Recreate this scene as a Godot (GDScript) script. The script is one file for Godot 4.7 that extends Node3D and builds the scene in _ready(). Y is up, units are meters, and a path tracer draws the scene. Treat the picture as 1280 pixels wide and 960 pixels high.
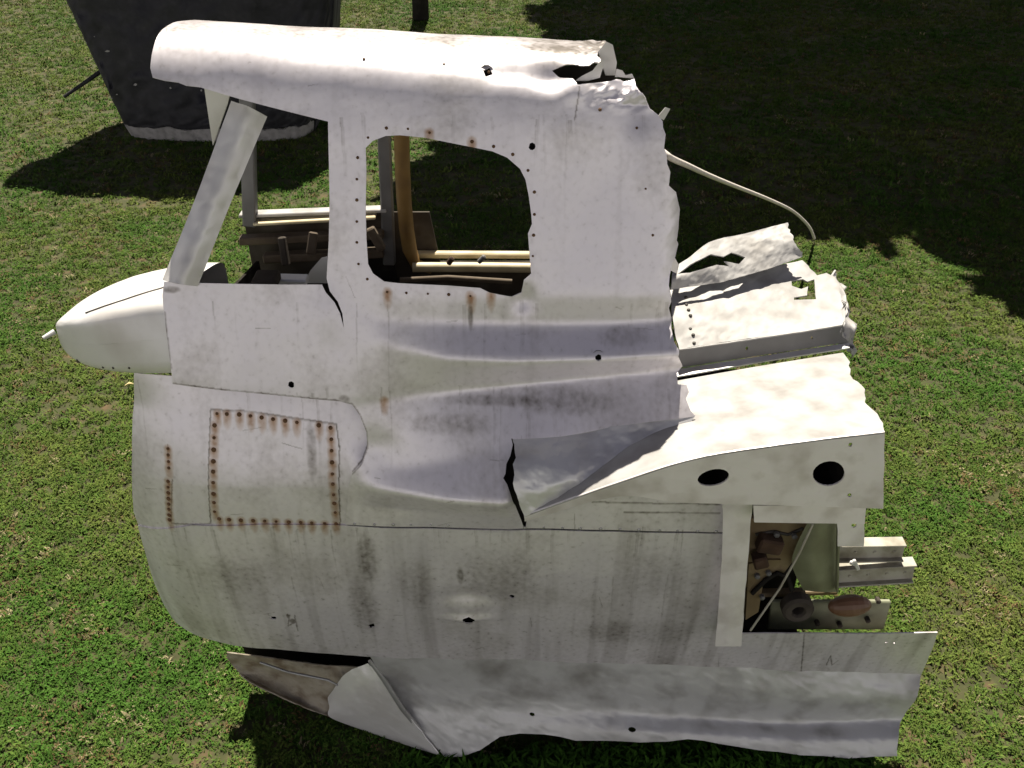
extends Node3D
# A torn cockpit section of a small aircraft lying on a sunlit lawn, seen from head height.
# Axes: x along the fuselage (nose at -x), y up, z towards the viewer. Units are metres.

const PROFILE = [Vector3(0.12, 0.12, -0.075), Vector3(0.26, 0.26, -0.032), Vector3(0.4, 0.4, 0.012), Vector3(0.57, 0.57, 0.05), Vector3(0.75, 0.75, 0.07), Vector3(0.9, 0.9, 0.06), Vector3(1.04, 1.04, 0.035), Vector3(1.22, 1.22, -0.02), Vector3(1.4, 1.4, -0.075), Vector3(1.5, 1.5, -0.105), Vector3(1.55, 1.549, -0.122), Vector3(1.585, 1.58, -0.142), Vector3(1.62, 1.603, -0.174), Vector3(1.66, 1.611, -0.216), Vector3(1.72, 1.608, -0.28), Vector3(1.85, 1.575, -0.42), Vector3(2.02, 1.505, -0.58)]   # cross-section of the side skin: parameter, height, depth
const FOLDS = [
	[Vector3(-0.6439, 1.3089, 0), Vector3(-0.2922, 1.2096, 0), Vector3(-0.2229, 1.2002, 0), Vector3(-0.1115, 1.2002, 0), Vector3(0, 1.2029, 0), Vector3(0.1392, 1.2056, 0), Vector3(0.3107, 1.2013, 0), Vector3(0.6674, 1.1795, 0)],
	[Vector3(-0.6452, 1.2958, 0), Vector3(-0.2931, 1.1895, 0), Vector3(-0.2242, 1.1626, -0.002), Vector3(-0.1122, 1.1571, -0.007), Vector3(0, 1.1517, -0.014), Vector3(0.1403, 1.1517, -0.016), Vector3(0.3086, 1.1616, -0.016), Vector3(0.6473, 1.1589, -0.016)],
	[Vector3(-0.6638, 1.1079, 0), Vector3(-0.2957, 1.1285, 0), Vector3(-0.2254, 1.1244, 0.004), Vector3(-0.1131, 1.0996, 0.02), Vector3(0, 1.0954, 0.028), Vector3(0.1414, 1.0982, 0.029), Vector3(0.3108, 1.1065, 0.024), Vector3(0.6498, 1.1065, 0.022)],
	[Vector3(-0.6699, 1.055, 0), Vector3(-0.4854, 1.0413, 0), Vector3(-0.3009, 1.0207, 0), Vector3(-0.2291, 1.0252, -0.006), Vector3(-0.1143, 1.0355, -0.019), Vector3(0, 1.0457, -0.026), Vector3(0.1422, 1.063, -0.022), Vector3(0.312, 1.0814, -0.018), Vector3(0.651, 1.094, -0.014)],
	[Vector3(-0.6708, 1.0501, 0), Vector3(-0.4858, 1.037, 0), Vector3(-0.3013, 1.0147, 0), Vector3(-0.2727, 1.0132, -0.006), Vector3(-0.2293, 1.0192, -0.008), Vector3(-0.1145, 1.0296, -0.018), Vector3(0, 1.0399, -0.024), Vector3(0.1424, 1.0558, -0.02), Vector3(0.3123, 1.0743, -0.016), Vector3(0.6518, 1.087, -0.012)],
	[Vector3(-0.6962, 0.9387, 0), Vector3(-0.3056, 0.945, 0), Vector3(-0.2652, 0.8907, 0.008), Vector3(-0.206, 0.8957, 0.02), Vector3(-0.1172, 0.9141, 0.032), Vector3(-0.0044, 0.9466, 0.038), Vector3(0.1449, 0.9656, 0.036), Vector3(0.317, 0.992, 0.03), Vector3(0.6609, 1.0073, 0.02)],
	[Vector3(-0.7138, 0.8475, 0), Vector3(-0.3115, 0.8618, 0), Vector3(-0.2376, 0.8567, 0.034), Vector3(-0.1187, 0.8601, 0.08), Vector3(-0.0119, 0.8652, 0.1), Vector3(0.0296, 0.8652, 0.06), Vector3(0.1474, 0.8873, 0.036), Vector3(0.3213, 0.9288, 0.03), Vector3(0.6683, 0.953, 0)],
	[Vector3(-0.739, 0.7401, 0), Vector3(-0.3161, 0.8014, 0), Vector3(-0.2406, 0.8051, 0.002), Vector3(-0.1204, 0.8014, 0.014), Vector3(0, 0.794, 0.026), Vector3(0.0303, 0.7808, 0.004), Vector3(0.1499, 0.8178, 0), Vector3(0.3263, 0.8618, 0), Vector3(0.6823, 0.8618, 0)],
	[Vector3(-0.7564, 0.6804, 0), Vector3(-0.3205, 0.7513, 0), Vector3(0.0918, 0.7431, 0), Vector3(0.7045, 0.739, 0)]]    # crease lines across the side: station x, parameter, bulge
const DENTS = [[-0.0896, 0.5449, 0.05, 0.022, -0.014], [-0.0918, 0.4765, 0.05, 0.012, 0.01], [-0.2474, 0.9317, 0.04, 0.03, -0.008], [0.0666, 1.5838, 0.03, 0.025, -0.016], [0.1064, 1.561, 0.025, 0.03, 0.008], [0, 1.585, 0.05, 0.02, -0.006], [0.213, 1.51, 0.03, 0.05, -0.012], [-0.1567, 0.6647, 0.05, 0.08, -0.005], [0.0955, 0.617, 0.12, 0.06, 0.004], [-0.4528, 0.9288, 0.08, 0.05, -0.004], [0.1624, 1.3862, 0.1, 0.12, -0.006], [-0.1081, 1.6353, 0.1, 0.05, -0.004], [-0.452, 1.6075, 0.07, 0.05, 0.003], [0.3314, 1.5194, 0.04, 0.06, -0.01], [0.0209, 1.1959, 0.02, 0.02, -0.012], [-0.3216, 1.176, 0.03, 0.04, 0.004], [0.3791, 0.5116, 0.04, 0.06, 0.006]]    # x, parameter, width, height, depth
const U0 = -0.78
const U1 = 0.94
const V0 = 0.2
const V1 = 2.04
const GU = 220
const GV = 236
var fold_grid := PackedFloat32Array()
var profile_y := PackedFloat32Array()
var profile_z := PackedFloat32Array()
var wobble := FastNoiseLite.new()
var crumple := FastNoiseLite.new()
var taken := {}
var M := {}
var rng := RandomNumberGenerator.new()

# ---------------------------------------------------------------- tree of objects
func numbered(called: String) -> String:
	if not taken.has(called):
		taken[called] = 0
		return called
	taken[called] += 1
	return "%s_%03d" % [called, taken[called]]

func tag(o: Node, label: String, category: String, group := "", kind := "") -> void:
	o.set_meta("label", label)
	if category: o.set_meta("category", category)
	if group: o.set_meta("group", group)
	if kind: o.set_meta("kind", kind)

func thing(called: String, label: String, category: String, at := Vector3.ZERO, group := "") -> Node3D:
	var o := Node3D.new()
	o.name = numbered(called)
	add_child(o)
	o.position = at
	tag(o, label, category, group)
	return o

func put(called: String, mesh: Mesh, mat: Material, parent: Node3D, label := "") -> MeshInstance3D:
	var o := MeshInstance3D.new()
	o.name = called
	o.mesh = mesh
	o.material_override = mat
	parent.add_child(o, true)
	if label: o.set_meta("label", label)
	return o

# ---------------------------------------------------------------- mesh building
class Geo:
	var v := PackedVector3Array()
	var n := PackedVector3Array()
	var t := PackedVector2Array()
	func tri(a: Vector3, b: Vector3, c: Vector3) -> void:
		var k := (c - a).cross(b - a)
		if k.length_squared() < 1e-16: return
		k = k.normalized()
		for p in [a, b, c]:
			v.append(p); n.append(k); t.append(Vector2(p.x, p.y))
	func quad(a: Vector3, b: Vector3, c: Vector3, d: Vector3) -> void:
		tri(a, b, c); tri(a, c, d)
	func tri_n(a, b, c, na, nb, nc, ta = Vector2.ZERO, tb = Vector2.ZERO, tc = Vector2.ZERO) -> void:
		v.append(a); v.append(b); v.append(c)
		n.append(na); n.append(nb); n.append(nc)
		t.append(ta); t.append(tb); t.append(tc)
	func mesh() -> ArrayMesh:
		var arr := []
		arr.resize(Mesh.ARRAY_MAX)
		arr[Mesh.ARRAY_VERTEX] = v
		arr[Mesh.ARRAY_NORMAL] = n
		arr[Mesh.ARRAY_TEX_UV] = t
		var m := ArrayMesh.new()
		m.add_surface_from_arrays(Mesh.PRIMITIVE_TRIANGLES, arr)
		return m
	# a box with chamfered edges, in a frame
	func box(at: Vector3, size: Vector3, basis := Basis.IDENTITY, bevel := 0.002) -> void:
		var h := size * 0.5
		var b: float = min(bevel, min(h.x, min(h.y, h.z)) * 0.45)
		var corner := func(s: Vector3, axis: int) -> Vector3:
			var p := Vector3(s.x * (h.x - (0.0 if axis == 0 else b)), s.y * (h.y - (0.0 if axis == 1 else b)), s.z * (h.z - (0.0 if axis == 2 else b)))
			return at + basis * p
		for axis in 3:
			for s in [-1.0, 1.0]:
				var q := []
				for k in [[-1, -1], [1, -1], [1, 1], [-1, 1]]:
					var e := Vector3.ZERO
					e[axis] = s; e[(axis + 1) % 3] = k[0]; e[(axis + 2) % 3] = k[1]
					q.append(corner.call(e, axis))
				if s > 0: quad(q[0], q[3], q[2], q[1])
				else: quad(q[0], q[1], q[2], q[3])
		for axis in 3:
			var i := (axis + 1) % 3
			var j := (axis + 2) % 3
			for si in [-1.0, 1.0]:
				for sj in [-1.0, 1.0]:
					var e0 := Vector3.ZERO; e0[i] = si; e0[j] = sj
					var e1 := e0
					e0[axis] = -1.0; e1[axis] = 1.0
					var a: Vector3 = corner.call(e0, i)
					var c: Vector3 = corner.call(e1, i)
					var d: Vector3 = corner.call(e1, j)
					var f: Vector3 = corner.call(e0, j)
					if si * sj > 0: quad(a, c, d, f)
					else: quad(a, f, d, c)
		for sx in [-1.0, 1.0]:
			for sy in [-1.0, 1.0]:
				for sz in [-1.0, 1.0]:
					var s := Vector3(sx, sy, sz)
					if sx * sy * sz > 0: tri(corner.call(s, 0), corner.call(s, 2), corner.call(s, 1))
					else: tri(corner.call(s, 0), corner.call(s, 1), corner.call(s, 2))
	# a round bar through points; radii one per point or one for all
	func tube(points: Array, radii, sides := 10, caps := true) -> void:
		var rings := []
		var side := Vector3.ZERO
		for i in points.size():
			var dir: Vector3 = (points[min(i + 1, points.size() - 1)] - points[max(i - 1, 0)]).normalized()
			if side == Vector3.ZERO:
				side = dir.cross(Vector3.UP if absf(dir.y) < 0.9 else Vector3.RIGHT).normalized()
			side = (side - dir * side.dot(dir)).normalized()
			var up := dir.cross(side)
			var r: float = radii[i] if radii is Array else radii
			var ring := []
			for k in sides:
				var a := TAU * k / sides
				var o := side * cos(a) + up * sin(a)
				ring.append([points[i] + o * r, o, Vector2(k / float(sides), i * 0.1)])
			rings.append(ring)
		for i in points.size() - 1:
			for k in sides:
				var a = rings[i][k]; var b = rings[i][(k + 1) % sides]
				var c = rings[i + 1][(k + 1) % sides]; var d = rings[i + 1][k]
				tri_n(a[0], c[0], b[0], a[1], c[1], b[1], a[2], c[2], b[2])
				tri_n(a[0], d[0], c[0], a[1], d[1], c[1], a[2], d[2], c[2])
		if caps:
			for e in [0, points.size() - 1]:
				for k in sides:
					if e == 0: tri(points[0], rings[0][k][0], rings[0][(k + 1) % sides][0])
					else: tri(points[e], rings[e][(k + 1) % sides][0], rings[e][k][0])
	# a surface of revolution: rings of (radius, distance) along an axis
	func lathe(at: Vector3, axis: Vector3, shape: Array, sides := 16) -> void:
		var side := axis.cross(Vector3.UP if absf(axis.y) < 0.9 else Vector3.RIGHT).normalized()
		var up := axis.cross(side)
		for i in shape.size() - 1:
			for k in sides:
				var q := []
				for s in [[i, k], [i, k + 1], [i + 1, k + 1], [i + 1, k]]:
					var a: float = TAU * s[1] / sides
					q.append(at + (side * cos(a) + up * sin(a)) * shape[s[0]].x + axis * shape[s[0]].y)
				quad(q[0], q[3], q[2], q[1])

# the side skin of the fuselage: hull(x, parameter) -> point
func hermite(axis: int, x: float) -> float:
	var n := PROFILE.size()
	var i := 0
	while i < n - 2 and x > PROFILE[i + 1].x: i += 1
	var a: Vector3 = PROFILE[i]; var b: Vector3 = PROFILE[i + 1]
	var p: Vector3 = PROFILE[max(i - 1, 0)]; var q: Vector3 = PROFILE[min(i + 2, n - 1)]
	var s0 := (b[axis] - p[axis]) / (b.x - p.x)
	var s1 := (q[axis] - a[axis]) / (q.x - a.x)
	var h := b.x - a.x
	var t := (x - a.x) / h
	if t < 0: return a[axis] + s0 * (x - a.x)
	if t > 1: return b[axis] + s1 * (x - b.x)
	var t2 := t * t; var t3 := t2 * t
	return (2 * t3 - 3 * t2 + 1) * a[axis] + (t3 - 2 * t2 + t) * h * s0 + (-2 * t3 + 3 * t2) * b[axis] + (t3 - t2) * h * s1

func lookup(line: Array, u: float) -> Vector2:
	if u <= line[0].x: return Vector2(line[0].y, line[0].z)
	for i in line.size() - 1:
		if u <= line[i + 1].x:
			var t: float = (u - line[i].x) / (line[i + 1].x - line[i].x)
			return Vector2(lerpf(line[i].y, line[i + 1].y, t), lerpf(line[i].z, line[i + 1].z, t))
	return Vector2(line[-1].y, line[-1].z)

func prepare_hull() -> void:
	for i in 1001:
		var v := 0.15 + i * 0.002
		profile_y.append(hermite(1, v)); profile_z.append(hermite(2, v))
	fold_grid.resize(GU * GV)
	for i in GU:
		var u := U0 + (U1 - U0) * i / (GU - 1)
		var s := []
		for line in FOLDS: s.append(lookup(line, u))
		for j in GV:
			var v := V0 + (V1 - V0) * j / (GV - 1)
			var d: float = s[0].y
			if v < s[-1].x: d = s[-1].y
			elif v < s[0].x:
				for k in s.size() - 1:
					if v >= s[k + 1].x:
						d = lerpf(s[k + 1].y, s[k].y, (v - s[k + 1].x) / max(s[k].x - s[k + 1].x, 1e-5))
						break
			fold_grid[j * GU + i] = d
	for pass_ in 1:
		for stride in [GU, 1]:
			var g := fold_grid.duplicate()
			for j in GV:
				for i in GU:
					var k := j * GU + i
					var lo: int = k - stride if (j > 0 if stride == GU else i > 0) else k
					var hi: int = k + stride if (j < GV - 1 if stride == GU else i < GU - 1) else k
					g[k] = (fold_grid[lo] + 2 * fold_grid[k] + fold_grid[hi]) / 4
			fold_grid = g

func hull(p: Vector2) -> Vector3:
	var u := p.x; var v := p.y
	var f := clampf((v - 0.15) / 0.002, 1, 998.99)
	var i := int(f); var t := f - i
	var y := lerpf(profile_y[i], profile_y[i + 1], t)
	var z := lerpf(profile_z[i], profile_z[i + 1], t)
	var tangent := Vector2(profile_y[i + 2] - profile_y[i - 1], profile_z[i + 2] - profile_z[i - 1]).normalized()
	var e := maxf((-0.48 - u) / 0.25, 0)
	z -= 0.055 * e * e * e * (1.0 - smoothstep(0.97, 1.07, v))
	var w := maxf(u - 0.25, 0)
	z -= smoothstep(1.15, 1.25, v) * w * minf(w / 0.05, 1) * 0.9
	y -= smoothstep(1.45, 1.62, v) * 0.042 * clampf((u + 0.6) / 0.8, 0, 1.1)
	var gx := clampf((u - U0) / (U1 - U0) * (GU - 1), 0, GU - 1.001)
	var gy := clampf((v - V0) / (V1 - V0) * (GV - 1), 0, GV - 1.001)
	var a := int(gx); var b := int(gy)
	var k := b * GU + a
	var d := lerpf(lerpf(fold_grid[k], fold_grid[k + 1], gx - a), lerpf(fold_grid[k + GU], fold_grid[k + GU + 1], gx - a), gy - b)
	for q in DENTS:
		var r: float = ((u - q[0]) / q[2]) ** 2 + ((v - q[1]) / q[3]) ** 2
		if r < 9: d += q[4] * exp(-r)
	d += 0.0016 * wobble.get_noise_2d(u * 100, v * 100) + 0.0022 * wobble.get_noise_2d(u * 30 + 50, v * 30)
	var torn := smoothstep(0.08, 0.2, u) * smoothstep(1.5, 1.56, v)
	torn = maxf(torn, smoothstep(0.24, 0.3, u) * smoothstep(1.0, 1.1, v) * 0.3)
	d += 0.012 * torn * crumple.get_noise_2d(u * 100, v * 100)
	return Vector3(u, y - tangent.y * d, z + tangent.x * d)

# the lower nose side: it tucks in under the cabin panel
func door(p: Vector2) -> Vector3:
	return hull(p) + Vector3(0, 0, -0.003 - 0.042 * pow(clampf((p.y - 0.84) / 0.2, 0, 1.3), 1.3))

# a smooth surface through rows of points
func spline(r: Array, x: float) -> Vector3:
	var n := r.size()
	x *= n - 1
	var i := clampi(int(x), 0, n - 2)
	var t := x - i
	var p1: Vector3 = r[i]; var p2: Vector3 = r[i + 1]
	var p0: Vector3 = r[i - 1] if i > 0 else 2 * p1 - p2
	var p3: Vector3 = r[i + 2] if i < n - 2 else 2 * p2 - p1
	return 0.5 * (2 * p1 + (p2 - p0) * t + (2 * p0 - 5 * p1 + 4 * p2 - p3) * t * t + (3 * p1 - p0 - 3 * p2 + p3) * t * t * t)

func net_point(p: Vector2, rows: Array, rough: float) -> Vector3:
	var q := []
	for r in rows: q.append(spline(r, p.x))
	var o := spline(q, p.y)
	if rough > 0:
		o += Vector3(0.5, 0.6, 0.6) * rough * crumple.get_noise_3d(o.x * 100, o.y * 100, o.z * 100)
		o += Vector3(0, 0.8, 0.8) * rough * 0.6 * wobble.get_noise_3d(o.x * 60, o.y * 60 + 40, o.z * 60)
	return o

func v2(flat: Array) -> PackedVector2Array:
	var o := PackedVector2Array()
	for i in range(0, flat.size(), 2): o.append(Vector2(flat[i], flat[i + 1]))
	return o

func disc(c: Vector2, r: float, ry := 0.0, sides := 12) -> PackedVector2Array:
	var o := PackedVector2Array()
	for k in sides: o.append(c + Vector2(cos(TAU * k / sides) * r, sin(TAU * k / sides) * (ry if ry > 0 else r)))
	return o

# sheet metal: an outline with holes laid on a curved surface, with its own thickness and edges.
# ragged: how far the outline is roughened, in the surface's own units
func sheet(outline: PackedVector2Array, holes: Array, surface: Callable, cell: Vector2, thick: float, uv_shift := Vector2.ZERO) -> ArrayMesh:
	if Geometry2D.is_polygon_clockwise(outline): outline.reverse()
	var lo := outline[0]; var hi := outline[0]
	for p in outline:
		lo = lo.min(p); hi = hi.max(p)
	var nx := int(ceil((hi.x - lo.x) / cell.x)); var ny := int(ceil((hi.y - lo.y) / cell.y))
	cell = (hi - lo) / Vector2(nx, ny)
	var e := cell * 0.25
	var mid := (lo + hi) / 2
	var s0: Vector3 = (surface.call(mid + Vector2(e.x, 0)) - surface.call(mid - Vector2(e.x, 0))).cross(surface.call(mid + Vector2(0, e.y)) - surface.call(mid - Vector2(0, e.y)))
	var flip := 1.0 if s0.dot(Vector3(0, 0.6, 1)) > 0 else -1.0
	var cache := {}
	var sample := func(p: Vector2) -> Array:
		if cache.has(p): return cache[p]
		var du: Vector3 = surface.call(p + Vector2(e.x, 0)) - surface.call(p - Vector2(e.x, 0))
		var dv: Vector3 = surface.call(p + Vector2(0, e.y)) - surface.call(p - Vector2(0, e.y))
		var r := [surface.call(p), du.cross(dv).normalized() * flip, p + uv_shift]
		cache[p] = r
		return r
	var touched := {}
	var loops := [outline]
	loops.append_array(holes)
	for l in loops:
		for i in l.size():
			var a: Vector2 = l[i]; var b: Vector2 = l[(i + 1) % l.size()]
			var k := int(ceil(((b - a) / cell).length() * 6)) + 1
			for s in k + 1:
				var c := ((a.lerp(b, s / float(k)) - lo) / cell)
				for ox in [-0.06, 0.06]:
					for oy in [-0.06, 0.06]: touched[Vector2i(int(floor(c.x + ox)), int(floor(c.y + oy)))] = true
	var g := Geo.new()
	var emit := func(a: Vector2, b: Vector2, c: Vector2) -> void:
		var A = sample.call(a); var B = sample.call(b); var C = sample.call(c)
		var turn := ((b - a).cross(c - a) > 0) == (flip > 0)
		if turn:
			g.tri_n(A[0], C[0], B[0], A[1], C[1], B[1], A[2], C[2], B[2])
			g.tri_n(A[0] - A[1] * thick, B[0] - B[1] * thick, C[0] - C[1] * thick, -A[1], -B[1], -C[1], A[2], B[2], C[2])
		else:
			g.tri_n(A[0], B[0], C[0], A[1], B[1], C[1], A[2], B[2], C[2])
			g.tri_n(A[0] - A[1] * thick, C[0] - C[1] * thick, B[0] - B[1] * thick, -A[1], -C[1], -B[1], A[2], C[2], B[2])
	for j in ny:
		for i in nx:
			var a := lo + cell * Vector2(i, j)
			var q := PackedVector2Array([a, lo + cell * Vector2(i + 1, j), lo + cell * Vector2(i + 1, j + 1), lo + cell * Vector2(i, j + 1)])
			if touched.has(Vector2i(i, j)):
				var left := []
				for piece in Geometry2D.intersect_polygons(q, outline):
					if not Geometry2D.is_polygon_clockwise(piece): left.append(piece)
				for h in holes:
					var next := []
					for piece in left:
						for r in Geometry2D.clip_polygons(piece, h):
							if not Geometry2D.is_polygon_clockwise(r): next.append(r)
					left = next
				for piece in left:
					var ix := Geometry2D.triangulate_polygon(piece)
					for k in range(0, ix.size(), 3): emit.call(piece[ix[k]], piece[ix[k + 1]], piece[ix[k + 2]])
			else:
				var c := a + cell / 2
				if not Geometry2D.is_point_in_polygon(c, outline): continue
				var inside := false
				for h in holes:
					if Geometry2D.is_point_in_polygon(c, h): inside = true
				if inside: continue
				emit.call(q[0], q[1], q[2]); emit.call(q[0], q[2], q[3])
	for l in loops:
		for i in l.size():
			var a: Vector2 = l[i]; var b: Vector2 = l[(i + 1) % l.size()]
			var k := int(ceil(((b - a) / cell).length())) + 1
			for s in k:
				var A = sample.call(a.lerp(b, s / float(k))); var B = sample.call(a.lerp(b, (s + 1) / float(k)))
				g.quad(A[0], B[0], B[0] - B[1] * thick, A[0] - A[1] * thick)
	return g.mesh()

# roughen an outline between two of its corners, as torn metal is
func torn(outline: PackedVector2Array, from: int, to: int, step: float, amount: float, seed_ := 1) -> PackedVector2Array:
	var r := RandomNumberGenerator.new()
	r.seed = seed_
	var o := PackedVector2Array()
	for i in outline.size():
		o.append(outline[i])
		if i < from or i >= to: continue
		var b := outline[(i + 1) % outline.size()]
		var d := b - outline[i]
		var k := int(d.length() / step)
		var side := Vector2(-d.y, d.x).normalized()
		for s in range(1, k): o.append(outline[i] + d * ((s + r.randf_range(-0.3, 0.3)) / k) + side * r.randf_range(-1, 1) * amount)
	return o

func hull_sheet(called: String, outline: Array, holes: Array, parent: Node3D, tear := [], label := "", thick := 0.0025, sunk := 0.0) -> MeshInstance3D:
	var o := v2(outline)
	var surface := hull if sunk == 0.0 else door
	if tear: o = torn(o, tear[0], tear[1], 0.012, 0.004, tear[0] + 5)
	return put(called, sheet(o, holes, surface, Vector2(0.008, 0.008), thick), M.hull_paint, parent, label)

func net_sheet(called: String, rows: Array, outline: Array, holes: Array, cells: Vector2, mat: Material, parent: Node3D, rough := 0.0, thick := 0.003, tear := [], label := "") -> MeshInstance3D:
	var o := v2(outline if outline else [0, 0, 1, 0, 1, 1, 0, 1])
	if tear: o = torn(o, tear[0], tear[1], tear[2], tear[3], 11)
	return put(called, sheet(o, holes, net_point.bind(rows, rough), Vector2(1.0 / cells.x, 1.0 / cells.y), thick), mat, parent, label)

func flat_plate(called: String, points: Array, thickness: Vector3, mat: Material, parent: Node3D) -> MeshInstance3D:
	# a plate: a convex outline and how far it reaches back
	var g := Geo.new()
	var c := Vector3.ZERO
	for p in points: c += p / points.size()
	for i in points.size():
		var a: Vector3 = points[i]; var b: Vector3 = points[(i + 1) % points.size()]
		g.tri(c, a, b); g.tri(c + thickness, b + thickness, a + thickness)
		g.quad(a, a + thickness, b + thickness, b)
	return put(called, g.mesh(), mat, parent)

# ---------------------------------------------------------------- materials
func noise_texture(freq: float, stops: Array, seed_: int, octaves := 4, size := 512, kind := FastNoiseLite.TYPE_SIMPLEX_SMOOTH) -> NoiseTexture2D:
	var n := FastNoiseLite.new()
	n.noise_type = kind
	n.frequency = freq; n.seed = seed_
	n.fractal_octaves = octaves
	var t := NoiseTexture2D.new()
	t.width = size; t.height = size; t.seamless = true
	t.noise = n
	var g := Gradient.new()
	g.offsets = PackedFloat32Array(stops.map(func(s): return s[0]))
	g.colors = PackedColorArray(stops.map(func(s): return s[1]))
	t.color_ramp = g
	return t

func bump_texture(freq: float, seed_: int, strength := 4.0, octaves := 4) -> NoiseTexture2D:
	var n := FastNoiseLite.new()
	n.frequency = freq; n.seed = seed_; n.fractal_octaves = octaves
	var t := NoiseTexture2D.new()
	t.width = 512; t.height = 512; t.seamless = true
	t.as_normal_map = true; t.bump_strength = strength
	t.noise = n
	return t

func grey(v: float, warm := 0.0) -> Color:
	return Color(v * (1 + warm), v, v * (1 - warm)).linear_to_srgb()

func worn(base: Color, dirt: Color, scale: float, seed_: int, rough := 0.55, metal := 0.0, amount := 0.5) -> StandardMaterial3D:
	var m := StandardMaterial3D.new()
	m.albedo_texture = noise_texture(0.012, [[0.0, base.lerp(dirt, amount)], [0.38, base.lerp(dirt, amount * 0.3)], [0.55, base], [0.8, base.lightened(0.06)], [1.0, base.lerp(dirt, amount * 0.4)]], seed_, 6)
	m.uv1_triplanar = true; m.uv1_world_triplanar = true
	m.uv1_scale = Vector3.ONE * scale
	m.roughness = rough; m.metallic = metal
	m.normal_enabled = true
	m.normal_texture = bump_texture(0.02, seed_ + 3, 2.0)
	m.normal_scale = 0.25
	return m

func noise_bytes(w: int, h: int, freq: float, seed_: int, stretch_y := 1, octaves := 4) -> PackedByteArray:
	var n := FastNoiseLite.new()
	n.frequency = freq; n.seed = seed_; n.fractal_octaves = octaves
	var im := n.get_image(w, int(h / float(stretch_y)))
	if stretch_y > 1: im.resize(w, h, Image.INTERPOLATE_CUBIC)
	im.convert(Image.FORMAT_L8)
	return im.get_data()

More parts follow.
